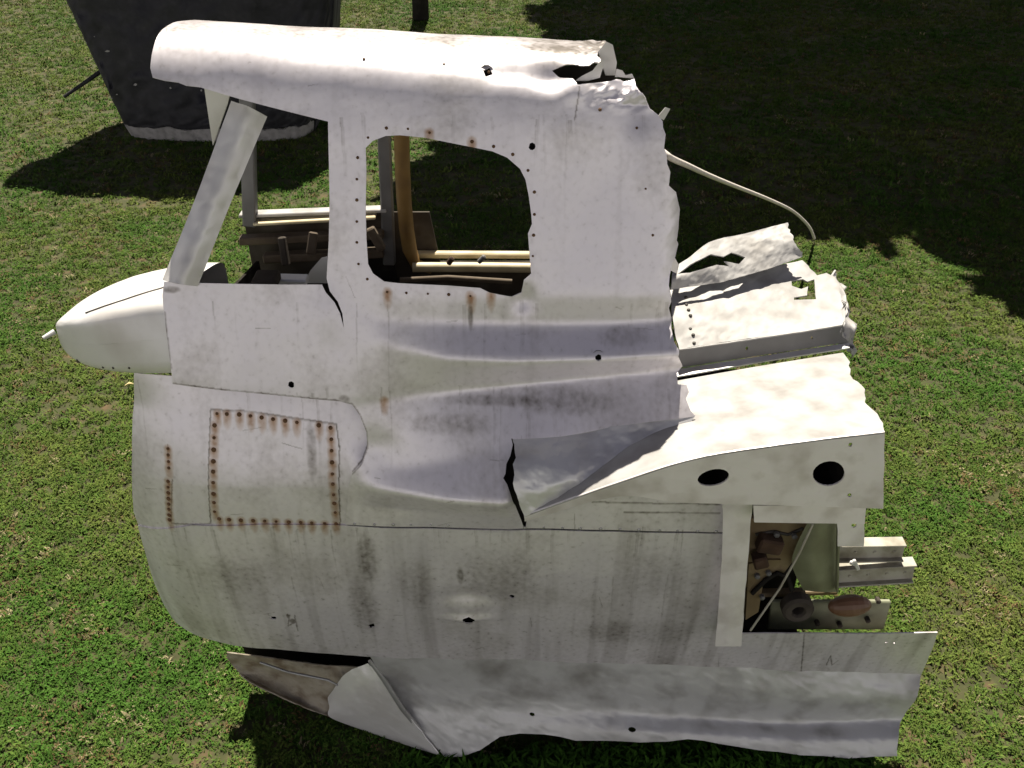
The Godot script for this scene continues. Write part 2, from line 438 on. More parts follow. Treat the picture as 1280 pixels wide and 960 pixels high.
# weathered white paint on the side skin: grime, vertical run marks, specks, rust round the rivets
func paint_texture(rust_spots: Array, stains: Array, seams: Array) -> ImageTexture:
	var w := 1186; var h := 1268
	var a := noise_bytes(w, h, 0.006, 3, 1, 5)
	var b := noise_bytes(w, h, 0.03, 8, 24, 4)
	var c := noise_bytes(w, h, 0.09, 15, 1, 3)
	var d := noise_bytes(w, h, 0.012, 21, 8, 4)
	var grime := PackedFloat32Array()
	grime.resize(w * h)
	var rust := PackedFloat32Array()
	rust.resize(w * h)
	var sx := w / (U1 - U0); var sy := h / (V1 - V0)
	for s in stains:   # x, parameter, half width, half height, strength
		var x0 := int((s[0] - U0) * sx); var y0 := int((V1 - s[1]) * sy)
		var rx := int(s[2] * sx); var ry := int(s[3] * sy)
		for y in range(max(y0 - ry, 0), min(y0 + ry, h)):
			for x in range(max(x0 - rx, 0), min(x0 + rx, w)):
				var q := 1.0 - ((x - x0) / float(rx)) ** 2 - ((y - y0) / float(ry)) ** 2
				if q > 0: grime[y * w + x] += s[4] * q * q * (3.0 - 2.0 * q)
	for s in rust_spots:
		var x0 := int((s.x - U0) * sx); var y0 := int((V1 - s.y) * sy)
		for y in range(max(y0 - 10, 0), min(y0 + 26, h)):
			for x in range(max(x0 - 8, 0), min(x0 + 9, w)):
				var dx := (x - x0) / 7.0; var dy := (y - y0) / (7.0 if y < y0 else 22.0)
				var q := 1.0 - sqrt(dx * dx + dy * dy)
				if q > 0: rust[y * w + x] = maxf(rust[y * w + x], q)
	for s in seams:    # a line of dirt: points, width in pixels
		for i in s.size() - 1:
			var p0: Vector2 = s[i]; var p1: Vector2 = s[i + 1]
			var k := int(p0.distance_to(p1) * sx * 1.5) + 1
			for j in k + 1:
				var p := p0.lerp(p1, j / float(k))
				var x := int((p.x - U0) * sx); var y := int((V1 - p.y) * sy)
				for o in [[0, 0, 0.5], [1, 0, 0.25], [0, 1, 0.3], [0, 2, 0.15], [0, -1, 0.18]]:
					if x + o[0] < w and y + o[1] < h and y + o[1] >= 0: grime[(y + o[1]) * w + x + o[0]] = maxf(grime[(y + o[1]) * w + x + o[0]], o[2])
	# runs of dirt below seams and fasteners, and scratches through the paint
	var r0 := RandomNumberGenerator.new()
	r0.seed = 61
	for i in 110:
		var x0 := r0.randi_range(60, w - 420)
		var v0: float = [0.75, 0.75, 0.75, 1.19, 1.04, 1.5, 0.62][r0.randi() % 7] + r0.randf_range(-0.01, 0.004)
		var len := int(r0.randf_range(0.04, 0.22) * sy); var strength := r0.randf_range(0.06, 0.24); var wide := r0.randi_range(2, 5)
		for k in len:
			var y := int((V1 - v0) * sy) + k
			var x := x0 + int(1.5 * sin(k * 0.05 + i))
			if y >= h: break
			for o in wide: grime[y * w + x + o] = maxf(grime[y * w + x + o], strength * (1.0 - k / float(len)) * (1.0 if o == 0 else 0.6))
	for i in 70:
		var p := Vector2(r0.randf_range(40, w - 300), r0.randf_range(250, h - 60))
		var way := Vector2.from_angle(r0.randf_range(-0.5, 0.5) + (PI / 2 if r0.randf() < 0.3 else 0.0))
		var strength := r0.randf_range(0.12, 0.4)
		for k in r0.randi_range(3, 28):
			var q := p + way * k
			if q.x < w - 1 and q.y < h - 1 and q.y > 0 and q.x > 0: grime[int(q.y) * w + int(q.x)] = maxf(grime[int(q.y) * w + int(q.x)], strength)
	var px := PackedByteArray()
	px.resize(w * h * 3)
	for y in h:
		var v := V1 - y / sy
		var low := smoothstep(0.95, 0.35, v)
		for x in w:
			var i := y * w + x
			var fa := a[i] / 255.0; var fb := b[i] / 255.0; var fc := c[i] / 255.0; var fd := d[i] / 255.0
			var g := grime[i] * (0.55 + 0.9 * fc) * (0.5 + fb)
			g += smoothstep(0.5, 0.8, fb) * (0.03 + 0.10 * low)
			g += smoothstep(0.5, 0.8, fa) * 0.12 + smoothstep(0.5, 0.85, fd) * (0.05 + 0.11 * low) + low * 0.04 + (fc - 0.5) * 0.14 * (0.4 + fa)
			if fc > 0.76: g += (fc - 0.76) * (0.6 + 1.2 * low)
			var top := smoothstep(1.57, 1.66, v)
			g += top * (0.24 + 0.75 * maxf(fa - 0.42, 0) + 0.5 * maxf(fc - 0.5, 0) + 0.3 * maxf(fd - 0.5, 0))
			g = clampf(g, 0, 0.85)
			var r := 223.0 + 10 * (fa - 0.5); var gr := 219.0 + 10 * (fa - 0.5); var bl := 224.0 + 6 * (fa - 0.5)
			r = lerpf(r, 84, g); gr = lerpf(gr, 78, g); bl = lerpf(bl, 72, g)
			var q := rust[i] * (0.35 + 0.6 * fc)
			if q > 0:
				r = lerpf(r, 120, q); gr = lerpf(gr, 74, q); bl = lerpf(bl, 34, q)
			px[i * 3] = int(clampf(r, 0, 255)); px[i * 3 + 1] = int(clampf(gr, 0, 255)); px[i * 3 + 2] = int(clampf(bl, 0, 255))
	return ImageTexture.create_from_image(Image.create_from_data(w, h, false, Image.FORMAT_RGB8, px))

func make_materials() -> void:
	M.white = worn(grey(0.66, 0.01), grey(0.3, 0.12), 0.9, 5, 0.45, 0.3, 0.45)
	M.belly = worn(grey(0.52), grey(0.16, 0.08), 1.1, 6, 0.45, 0.3, 0.7)
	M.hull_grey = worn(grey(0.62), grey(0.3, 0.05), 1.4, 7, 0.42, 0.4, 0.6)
	M.chalky = worn(grey(0.35, 0.01), grey(0.16, 0.08), 1.8, 53, 0.6, 0.0, 0.8)
	M.bright = worn(Color(0.78, 0.745, 0.755).linear_to_srgb(), grey(0.32, 0.12), 1.4, 55, 0.45, 0.2, 0.65)
	M.step = worn(grey(0.13), grey(0.06, 0.05), 1.4, 8, 0.5, 0.0, 0.5)
	M.underside = worn(Color(0.3, 0.27, 0.21).linear_to_srgb(), Color(0.09, 0.055, 0.03).linear_to_srgb(), 2.2, 10, 0.7, 0.0, 1.0)
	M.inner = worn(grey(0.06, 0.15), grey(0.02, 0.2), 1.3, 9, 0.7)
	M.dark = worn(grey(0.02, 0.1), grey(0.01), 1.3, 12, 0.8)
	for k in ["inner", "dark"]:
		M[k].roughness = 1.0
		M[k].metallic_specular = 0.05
	M.olive = worn(Color(0.17, 0.18, 0.11).linear_to_srgb(), Color(0.07, 0.06, 0.035).linear_to_srgb(), 1.6, 14, 0.55)
	M.tan_primer = worn(Color(0.17, 0.125, 0.065).linear_to_srgb(), Color(0.1, 0.06, 0.03).linear_to_srgb(), 2.0, 17, 0.6)
	M.ochre = worn(Color(0.2, 0.115, 0.025).linear_to_srgb(), Color(0.07, 0.035, 0.01).linear_to_srgb(), 1.6, 19, 0.6)
	M.cream = worn(Color(0.62, 0.54, 0.36).linear_to_srgb(), Color(0.25, 0.18, 0.08).linear_to_srgb(), 1.6, 23, 0.5)
	M.rust = worn(Color(0.11, 0.055, 0.022).linear_to_srgb(), Color(0.03, 0.015, 0.01).linear_to_srgb(), 3.0, 25, 0.85)
	M.rust_dark = worn(Color(0.055, 0.028, 0.015).linear_to_srgb(), Color(0.02, 0.012, 0.008).linear_to_srgb(), 3.0, 27, 0.9)
	M.rail = worn(Color(0.36, 0.345, 0.29).linear_to_srgb(), Color(0.14, 0.12, 0.08).linear_to_srgb(), 2.0, 57, 0.6, 0.0, 0.8)
	M.rust_orange = worn(Color(0.13, 0.065, 0.035).linear_to_srgb(), Color(0.12, 0.06, 0.03).linear_to_srgb(), 3.0, 28, 0.5)
	M.screw = worn(grey(0.03, 0.2), grey(0.015), 3.0, 31, 0.6)
	M.metal = worn(grey(0.42), grey(0.16, 0.1), 1.4, 33, 0.42, 0.6)
	M.rope = worn(grey(0.52, 0.08), grey(0.2, 0.2), 8.0, 36, 0.9)
	M.navy = worn(Color(0.004, 0.004, 0.007).linear_to_srgb(), Color(0.045, 0.042, 0.045).linear_to_srgb(), 1.5, 39, 0.7, 0.0, 0.7)
	M.chalk = worn(grey(0.26, 0.03), grey(0.05), 2.5, 41, 0.8)
	M.timber = worn(Color(0.10, 0.075, 0.05).linear_to_srgb(), Color(0.03, 0.02, 0.012).linear_to_srgb(), 2.0, 43, 0.85)
	M.bark = worn(Color(0.09, 0.065, 0.045).linear_to_srgb(), Color(0.03, 0.022, 0.015).linear_to_srgb(), 1.2, 45, 0.95)
	var soil := worn(Color(0.075, 0.062, 0.028).linear_to_srgb(), Color(0.03, 0.022, 0.01).linear_to_srgb(), 1.1, 47, 1.0, 0.0, 0.9)
	soil.albedo_texture = noise_texture(0.02, [[0.0, Color(0.03, 0.026, 0.012).linear_to_srgb()], [0.4, Color(0.045, 0.05, 0.016).linear_to_srgb()], [0.6, Color(0.055, 0.055, 0.02).linear_to_srgb()], [0.85, Color(0.09, 0.062, 0.03).linear_to_srgb()], [1.0, Color(0.12, 0.085, 0.045).linear_to_srgb()]], 48, 6)
	soil.normal_scale = 1.0
	M.soil = soil
	for k in ["grass", "leaf"]:
		var m := StandardMaterial3D.new()
		m.vertex_color_use_as_albedo = true
		m.roughness = 0.75
		m.metallic_specular = 0.15
		m.cull_mode = BaseMaterial3D.CULL_DISABLED
		m.backlight_enabled = true
		m.backlight = Color(0.10, 0.16, 0.02) if k == "grass" else Color(0.02, 0.035, 0.005)
		M[k] = m
	M.dry_leaf = worn(Color(0.6, 0.5, 0.25).linear_to_srgb(), Color(0.3, 0.2, 0.08).linear_to_srgb(), 10.0, 51, 0.7)

# ---------------------------------------------------------------- lawn
func ground_height(x: float, z: float) -> float:
	return 0.012 * wobble.get_noise_2d(x * 12, z * 12)

func build_lawn() -> void:
	var g := SurfaceTool.new()
	g.begin(Mesh.PRIMITIVE_TRIANGLES)
	var xs := [-150.0, -60.0, -25.0]
	for i in 81: xs.append(-12.0 + i * 0.3)
	xs.append_array([25.0, 60.0, 150.0])
	var zs := [-160.0, -70.0, -30.0]
	for i in 66: zs.append(-15.0 + i * 0.3)
	zs.append_array([12.0, 30.0, 80.0])
	for j in zs.size():
		for i in xs.size():
			g.set_uv(Vector2(xs[i], zs[j]))
			g.add_vertex(Vector3(xs[i], ground_height(xs[i], zs[j]) - 0.004, zs[j]))
	for j in zs.size() - 1:
		for i in xs.size() - 1:
			var a := j * xs.size() + i
			for k in [a, a + 1, a + xs.size(), a + 1, a + xs.size() + 1, a + xs.size()]: g.add_index(k)
	g.generate_normals()
	var lawn := put("lawn", g.commit(), M.soil, self)
	tag(lawn, "sunlit mown lawn with bare brown patches around the wreck", "lawn", "", "structure")

	# blades: tufts of a few shapes scattered with a hand that is heavier near the wreck
	var bare := [Vector3(1.5353, 0, -1.3346), Vector3(-1.6828, 0, -1.4246), Vector3(1.4223, 0, -0.9286), Vector3(-0.7038, 0, -0.0174), Vector3(-0.8487, 0, -0.897), Vector3(-0.9606, 0, -0.3617), Vector3(1.1744, 0, -0.1482), Vector3(0.6573, 0, -0.0636)]
	var bare_r := [0.07, 0.06, 0.06, 0.16, 0.17, 0.12, 0.14, 0.10]
	var tone := FastNoiseLite.new()
	tone.frequency = 0.9; tone.fractal_octaves = 4; tone.seed = 5
	var fine := FastNoiseLite.new()
	fine.frequency = 6.0; fine.fractal_octaves = 2; fine.seed = 9
	var dry := FastNoiseLite.new()
	dry.frequency = 1.7; dry.fractal_octaves = 3; dry.seed = 14
	var shapes := []
	for s in 4: shapes.append(tuft(s))
	var spots := [[], [], [], []]
	var colors := [[], [], [], []]
	# x0, x1, z0, z1, tufts per square metre, size
	var zones := [[-1.7, 2.0, -1.3, 0.75, 8000, 0.9], [-2.9, 3.2, -3.4, -1.3, 4000, 1.0], [-4.6, 5.2, -9.2, -3.4, 1500, 1.3], [-4.6, -2.9, -3.4, 0.75, 2500, 1.15], [3.2, 5.2, -3.4, 0.75, 2500, 1.15], [-2.9, -1.7, -1.3, 0.75, 5000, 0.95], [2.0, 3.2, -1.3, 0.75, 5000, 0.95], [-4.6, 5.2, 0.75, 2.5, 1800, 1.25], [-9.0, -4.6, -9.2, 2.5, 900, 1.6], [5.2, 9.0, -9.2, 2.5, 900, 1.6], [-9.0, 9.0, -16.0, -9.2, 600, 1.9], [-15.0, 15.0, -26.0, -16.0, 150, 3.2], [-15.0, -9.0, -16.0, 4.0, 220, 2.8], [9.0, 15.0, -16.0, 4.0, 220, 2.8], [-9.0, 9.0, 2.5, 6.0, 260, 2.6]]
	for q in zones:
		var count := int((q[1] - q[0]) * (q[3] - q[2]) * q[4])
		for i in count:
			var x := rng.randf_range(q[0], q[1]); var z := rng.randf_range(q[2], q[3])
			var t := tone.get_noise_2d(x, z); var f := fine.get_noise_2d(x, z)
			var keep := 0.95 + 0.35 * t + 0.45 * f
			for k in bare.size():
				var d: float = Vector2(x - bare[k].x, z - bare[k].z).length() / bare_r[k]
				if d < 1.3: keep *= smoothstep(0.2, 1.3, d + f * 0.7) * 0.45 + 0.55
			if rng.randf() > keep: continue
			var s: float = q[5] * rng.randf_range(0.5, 1.15)
			var b := Basis(Vector3.UP, rng.randf() * TAU).rotated(Vector3(rng.randf_range(-1, 1), 0, rng.randf_range(-1, 1)).normalized(), rng.randf() * 0.35).scaled(Vector3(s, s * rng.randf_range(0.7, 1.15), s))
			var kind := 3 if rng.randf() < 0.16 + 0.2 * f else rng.randi() % 3
			spots[kind].append(Transform3D(b, Vector3(x, ground_height(x, z) - 0.004, z)))
			var c := Color(0.048, 0.112, 0.017).lerp(Color(0.108, 0.138, 0.031), clampf(0.45 - t + rng.randf_range(-0.35, 0.35), 0, 1))
			if rng.randf() < clampf(0.07 + 0.4 * (dry.get_noise_2d(x, z) - 0.12), 0.03, 0.5): c = Color(0.13, 0.095, 0.042) if rng.randf() < 0.7 else Color(0.24, 0.21, 0.12)
			colors[kind].append(c * rng.randf_range(0.7, 1.3))
	# longer blades left by the mower along the foot of the wreck
	for i in 1500:
		var x := rng.randf_range(-0.25, 0.82)
		var z := 0.03 + 0.05 * absf(rng.randfn()) - 0.03 * clampf(x, 0, 1) + (0.02 if x < 0.0 else 0.0)
		var s := rng.randf_range(1.0, 2.6)
		spots[rng.randi() % 3].append(Transform3D(Basis(Vector3.UP, rng.randf() * TAU).scaled(Vector3(s, s * rng.randf_range(0.9, 1.5), s)), Vector3(x, ground_height(x, z) - 0.004, z)))
	for k in 3:
		while colors[k].size() < spots[k].size(): colors[k].append(Color(0.04, 0.10, 0.012) * rng.randf_range(0.7, 1.2))
	for k in 4:
		var mm := MultiMesh.new()
		mm.transform_format = MultiMesh.TRANSFORM_3D
		mm.use_colors = true
		mm.mesh = shapes[k]
		mm.instance_count = spots[k].size()
		for i in spots[k].size():
			mm.set_instance_transform(i, spots[k][i]); mm.set_instance_color(i, colors[k][i])
		var o := MultiMeshInstance3D.new()
		o.name = numbered("grass_blades" if k < 3 else "clover_leaves")
		o.multimesh = mm
		o.material_override = M.grass
		add_child(o)
		tag(o, ["short green grass blades of the mown lawn", "broader bent grass blades mixed through the lawn", "thin dry-tipped grass blades of the lawn", "small round clover leaves scattered through the grass"][k], "grass" if k < 3 else "clover", "", "stuff")
	print("tufts ", spots.map(func(s): return s.size()))

func leaf_tri(st: SurfaceTool, a: Vector3, b: Vector3, c: Vector3) -> void:
	# the upper side is the front
	var n := (c - a).cross(b - a).normalized()
	if n.y < 0:
		var s := b
		b = c; c = s
		n = -n
	st.set_normal((n + Vector3.UP * 0.35).normalized())
	for p in [a, b, c]: st.add_vertex(p)

func tuft(kind: int) -> ArrayMesh:
	var st := SurfaceTool.new()
	st.begin(Mesh.PRIMITIVE_TRIANGLES)
	var r := RandomNumberGenerator.new()
	r.seed = 77 + kind
	if kind < 3:
		for k in 10:
			var root := Vector3(r.randf_range(-0.016, 0.016), 0, r.randf_range(-0.016, 0.016))
			var a := r.randf() * TAU
			var lean := r.randf_range(0.5, 1.45)
			var len := r.randf_range(0.012, 0.027)
			var wide := r.randf_range(0.0013, 0.0021) * (1.4 if kind == 1 else 1.0)
			var out := Vector3(cos(a), 0, sin(a)); var side := Vector3(-out.z, 0, out.x) * wide
			var p1 := root + (out * sin(lean) * 0.5 + Vector3.UP * cos(lean * 0.6) * 0.55) * len
			var p2 := root + (out * sin(lean) + Vector3.UP * cos(lean) * 0.8) * len
			var shade := r.randf_range(0.6, 1.0)
			st.set_color(Color(shade, shade, shade))
			leaf_tri(st, root - side, root + side, p1 + side * 0.8)
			leaf_tri(st, root - side, p1 + side * 0.8, p1 - side * 0.8)
			leaf_tri(st, p1 - side * 0.8, p1 + side * 0.8, p2)
	else:
		for k in 6:
			var root := Vector3(r.randf_range(-0.02, 0.02), 0, r.randf_range(-0.02, 0.02))
			var top := root + Vector3(r.randf_range(-0.006, 0.006), r.randf_range(0.010, 0.022), r.randf_range(-0.006, 0.006))
			var shade := r.randf_range(0.7, 1.0)
			st.set_color(Color(shade, shade, shade))
			for l in 3:
				var a := TAU * l / 3 + k
				var out := Vector3(cos(a), 0, sin(a)); var side := Vector3(-out.z, 0, out.x)
				var lift := r.randf_range(-0.35, 0.45)
				var s := r.randf_range(0.0026, 0.0042)
				var q := [top, top + (out * 0.7 + side * 0.55 + Vector3.UP * lift * 0.7) * s, top + (out * 1.35 + side * 0.35 + Vector3.UP * lift) * s, top + (out * 1.35 - side * 0.35 + Vector3.UP * lift) * s, top + (out * 0.7 - side * 0.55 + Vector3.UP * lift * 0.7) * s]
				for f in [[0, 1, 2], [0, 2, 3], [0, 3, 4]]: leaf_tri(st, q[f[0]], q[f[1]], q[f[2]])
	return st.commit()

# ---------------------------------------------------------------- trees whose shade lies on the lawn
func build_tree(at: Vector3, height: float, lobes: Array, label: String, seed_: int) -> void:
	var t := thing("shade_tree", label, "tree", at, "trees shading the lawn")
	var g := Geo.new()
	g.tube([Vector3.ZERO, Vector3(0.03, 0.25, 0), Vector3(0.05, height * 0.3, 0.04), Vector3(-0.05, height * 0.6, -0.1), Vector3(0, height * 0.85, 0)], [0.42, 0.3, 0.24, 0.16, 0.05], 14)
	var trunk := put("trunk", g.mesh(), M.bark, t)
	for l in lobes:
		var b := Geo.new()
		var start := Vector3(0.03, height * 0.3, 0.03)
		var mid: Vector3 = start.lerp(l[0], 0.5) + Vector3(0, 0.25, 0)
		b.tube([start, mid, l[0]], [0.13, 0.09, 0.03], 8)
		put("limb", b.mesh(), M.bark, trunk)
	var r := RandomNumberGenerator.new()
	r.seed = seed_
	var st := SurfaceTool.new()
	st.begin(Mesh.PRIMITIVE_TRIANGLES)
	for k in 9:
		var c := Vector3(r.randf_range(-0.2, 0.2), r.randf_range(-0.12, 0.12), r.randf_range(-0.2, 0.2))
		var b := Basis(Vector3.UP, r.randf() * TAU) * Basis(Vector3.RIGHT, r.randf_range(-0.7, 0.7))
		var s := r.randf_range(0.8, 1.3)
		var shade := r.randf_range(0.7, 1.3)
		st.set_color(Color(0.035, 0.065, 0.014) * shade)
		st.set_normal(b * Vector3.UP)
		for p in [[-0.02, 0], [0.055, 0.07], [0, 0.17], [-0.02, 0], [0, 0.17], [-0.055, 0.07]]:
			st.add_vertex(c + b * Vector3(p[0], 0, p[1] - 0.08) * s)
	var leaves := st.commit()
	var mm := MultiMesh.new()
	mm.transform_format = MultiMesh.TRANSFORM_3D
	mm.mesh = leaves
	var all := []
	for l in lobes:
		for i in l[2]:
			var d := Vector3(r.randfn(), r.randfn(), r.randfn()).normalized() * pow(r.randf(), 0.45)
			all.append(Transform3D(Basis(Vector3.UP, r.randf() * TAU).scaled(Vector3.ONE * r.randf_range(0.8, 1.4)), l[0] + d * l[1]))
	mm.instance_count = all.size()
	for i in all.size(): mm.set_instance_transform(i, all[i])
	var o := MultiMeshInstance3D.new()
	o.name = "crown"
	o.set_meta("kind", "stuff")
	o.multimesh = mm
	o.material_override = M.leaf
	t.add_child(o)

# ---------------------------------------------------------------- the wreck
var rust_spots := []

func rivets(called: String, at: Array, r: float, mat: Material, parent: Node3D, on_door := false) -> void:
	var skin := door if on_door else hull
	var g := Geo.new()
	for p in at:
		if fposmod(p.x * 3131.0 + p.y * 771.0, 1.0) < 0.05: continue
		var c: Vector3 = skin.call(p)
		var n: Vector3 = (skin.call(p + Vector2(0.004, 0)) - skin.call(p - Vector2(0.004, 0))).cross(skin.call(p + Vector2(0, 0.004)) - skin.call(p - Vector2(0, 0.004))).normalized()
		var s: float = r * (0.65 + 0.5 * fposmod(p.x * 917.0 + p.y * 431.0, 1.0))
		g.lathe(c, n, [Vector2(s, -0.001), Vector2(s * 0.85, 0.0012), Vector2(s * 0.45, 0.0022), Vector2(0, 0.0025)], 8)
	var o := put(called, g.mesh(), mat, parent)
	o.set_meta("kind", "stuff")

func points_between(corners: Array, step: float) -> Array:
	var o := []
	var c := v2(corners)
	for i in c.size() - 1:
		var k := int(round(c[i].distance_to(c[i + 1]) / step))
		for s in k: o.append(c[i].lerp(c[i + 1], (s + rng.randf_range(-0.08, 0.08)) / k))
	o.append(c[-1])
	return o

func list2(flat: Array) -> Array:
	return Array(v2(flat))

func bar(called: String, a: Vector3, b: Vector3, wide: float, deep: float, mat: Material, parent: Node3D, face := Vector3(0, 0, 1)) -> MeshInstance3D:
	var g := Geo.new()
	var y := (b - a).normalized()
	var x := y.cross(face).normalized()
	g.box((a + b) / 2, Vector3(wide, a.distance_to(b), deep), Basis(x, y, x.cross(y)), 0.003)
	return put(called, g.mesh(), mat, parent)

func round_bar(called: String, pts: Array, r, mat: Material, parent: Node3D, sides := 12) -> MeshInstance3D:
	var g := Geo.new()
	g.tube(pts, r, sides)
	return put(called, g.mesh(), mat, parent)

func build_wreck() -> void:
	var w := thing("aircraft_wreck", "torn white cockpit section of a small aircraft lying on the lawn", "aircraft wreck")
	# --- rivet and hole positions on the side skin
	var door_rivets := points_between([-0.5422, 0.9787, -0.5012, 0.9775, -0.4388, 0.9689, -0.3948, 0.9636], 0.0215)
	door_rivets.append_array(points_between([-0.3538, 0.9584, -0.3333, 0.9542], 0.0215))
	door_rivets.append_array(points_between([-0.5464, 0.9578, -0.5635, 0.7862], 0.0215))
	door_rivets.append_array(points_between([-0.3326, 0.9344, -0.3345, 0.786], 0.0215))
	door_rivets.append_array(points_between([-0.5584, 0.7692, -0.4491, 0.7647, -0.3355, 0.7588], 0.0215))
	var edge_rivets := points_between([-0.6389, 0.909, -0.641, 0.8724], 0.0125)
	edge_rivets.append_array(points_between([-0.6461, 0.8445, -0.6599, 0.7515], 0.0135))
	var window_rivets := list2([-0.2594, 1.4279, -0.2622, 1.3938, -0.2636, 1.3606, -0.2651, 1.3258, -0.2665, 1.2919, -0.2652, 1.2563, -0.251, 1.2311, -0.2407, 1.4593, -0.2095, 1.4751, -0.1735, 1.4739, -0.1376, 1.4673, -0.1029, 1.4607, -0.0669, 1.4529, -0.0308, 1.4454, 0.0013, 1.4329, 0.027, 1.4077, 0.038, 1.3733, 0.0382, 1.3374, 0.037, 1.3036, 0.0359, 1.2695, -0.2171, 1.2096, -0.1837, 1.2083, -0.1462, 1.2069, -0.11, 1.2056, -0.0724, 1.2029])
	var rear_screws := list2([0.2094, 1.4764, 0.2268, 1.3783, 0.2416, 1.3035, 0.1465, 1.5139, -0.0387, 1.5887, -0.1135, 1.599, -0.2462, 1.5989])
	var seam_rivets := points_between([-0.2967, 0.7614, -0.1217, 0.7593], 0.034)
	seam_rivets.append_array(points_between([0.0229, 0.7532, 0.3901, 0.7431], 0.036))
	rust_spots = door_rivets + edge_rivets + list2([-0.2171, 1.2096, -0.0724, 1.2029, -0.1376, 1.4673, -0.0669, 1.4529, -0.0362, 1.2029, -0.0697, 1.2001, -0.2301, 1.0198])
	var stains := []
	for s in [[460, 700, 0.028, 0.09, 0.75], [455, 760, 0.04, 0.12, 0.55], [575, 720, 0.01, 0.035, 0.9], [520, 730, 0.05, 0.1, 0.35], [620, 720, 0.12, 0.11, 0.25], [820, 720, 0.10, 0.09, 0.2], [800, 790, 0.2, 0.06, 0.3], [388, 570, 0.012, 0.07, 0.55], [588, 395, 0.007, 0.035, 0.6], [366, 776, 0.012, 0.014, 0.7], [360, 770, 0.006, 0.012, 0.6], [300, 720, 0.1, 0.08, 0.18], [700, 500, 0.12, 0.03, 0.3], [560, 530, 0.10, 0.025, 0.28], [430, 500, 0.012, 0.012, 0.6], [620, 500, 0.14, 0.012, 0.3], [210, 345, 0.02, 0.012, 0.7], [780, 420, 0.06, 0.02, 0.25], [860, 640, 0.05, 0.04, 0.12]]: stains.append([0, 0, 0, 0, 0])
	var stain_at := list2([-0.2821, 0.6647, -0.3049, 0.5116, -0.1035, 0.6159, -0.1927, 0.5903, -0.0318, 0.6185, 0.2864, 0.6174, 0.2722, 0.4204, -0.3697, 0.9118, -0.0731, 1.1682, -0.459, 0.4644, -0.4662, 0.4825, -0.5414, 0.6161, 0.0861, 1.021, -0.1153, 0.9785, -0.3009, 1.0221, -0.0288, 1.0183, -0.5924, 1.2137, 0.197, 1.1353, 0.3322, 0.7902, -0.0575, 1.7497, 0.0686, 1.6598, -0.2675, 1.7197])
	var stain_by := [[0.028, 0.09, 0.32], [0.04, 0.12, 0.22], [0.009, 0.03, 0.6], [0.05, 0.1, 0.16], [0.12, 0.11, 0.14], [0.10, 0.09, 0.1], [0.2, 0.06, 0.12], [0.012, 0.07, 0.35], [0.007, 0.03, 0.5], [0.010, 0.012, 0.7], [0.005, 0.012, 0.6], [0.1, 0.08, 0.12], [0.12, 0.03, 0.25], [0.10, 0.025, 0.22], [0.012, 0.012, 0.5], [0.14, 0.012, 0.22], [0.02, 0.008, 0.6], [0.06, 0.02, 0.2], [0.05, 0.04, 0.1], [0.10, 0.03, 0.18], [0.06, 0.03, 0.3], [0.08, 0.03, 0.12]]
	stains.clear()
	for i in stain_at.size(): stains.append([stain_at[i].x, stain_at[i].y, stain_by[i][0], stain_by[i][1], stain_by[i][2]])
	var seams := [list2([-0.6043, 1.0526, -0.5281, 1.0427, -0.4431, 1.034, -0.3722, 1.0266, -0.3081, 1.0207, -0.2873, 1.0139, -0.2742, 0.9923, -0.2644, 0.9597, -0.2647, 0.9276, -0.2756, 0.9004, -0.2946, 0.8791]), list2([-0.6069, 1.176, -0.6065, 1.149, -0.6043, 1.08]), list2([-0.5522, 0.9854, -0.5761, 0.7561]), list2([-0.5522, 0.9854, -0.4979, 0.9845, -0.3228, 0.9613, -0.3185, 0.9185, -0.3278, 0.7588]), list2([-0.6373, 0.8494, -0.6581, 0.7438, -0.5777, 0.756]), list2([0.1113, 1.5622, 0.1088, 1.534, 0.1041, 1.4915]), list2([0.1501, 0.8128, 0.3907, 0.8088]), list2([0.2114, 0.7902, 0.3927, 0.7884]), list2([0.7067, 0.2662, 0.7037, 0.3135, 0.7193, 0.2662, 0.7275, 0.2899]), list2([-0.4619, 0.4884, -0.4721, 0.4458, -0.4523, 0.4644, -0.4549, 0.4268, -0.4519, 0.4884]), list2([0.6224, 0.4139, 0.6582, 0.2268])]
	M.hull_paint = StandardMaterial3D.new()
	M.hull_paint.albedo_texture = paint_texture(rust_spots, stains, seams)
	M.hull_paint.uv1_scale = Vector3(1 / (U1 - U0), -1 / (V1 - V0), 1)
	M.hull_paint.uv1_offset = Vector3(-U0 / (U1 - U0), V1 / (V1 - V0), 0)
	M.hull_paint.roughness = 0.42
	M.hull_paint.metallic = 0.4
	M.hull_paint.metallic_specular = 0.4

	# --- skin panels
	var holes := [v2([-0.2456, 1.4052, -0.2454, 1.4429, -0.2329, 1.4542, -0.2112, 1.4619, -0.1871, 1.4632, -0.1471, 1.4593, -0.1071, 1.4517, -0.067, 1.4442, -0.0336, 1.4379, -0.0081, 1.4279, 0.0135, 1.4102, 0.023, 1.3925, 0.0285, 1.367, 0.0328, 1.3374, 0.0342, 1.3218, 0.0274, 1.3062, 0.0303, 1.2695, 0.0332, 1.2403, 0.0208, 1.2296, 0.0168, 1.2069, 0, 1.2008, -0.039, 1.2083, -0.0556, 1.2163, -0.1111, 1.2204, -0.1666, 1.223, -0.1985, 1.2244, -0.222, 1.2271, -0.2409, 1.2404, -0.2486, 1.2563, -0.2499, 1.2958, -0.2492, 1.3478])]
	for p in list2([-0.3934, 1.05, 0.0335, 1.4454, 0.1508, 1.1033]): holes.append(disc(p, 0.006, 0.006, 9))
	holes.append(v2([-0.0481, 1.591, -0.0374, 1.5982, -0.032, 1.5844, -0.0439, 1.5775]))
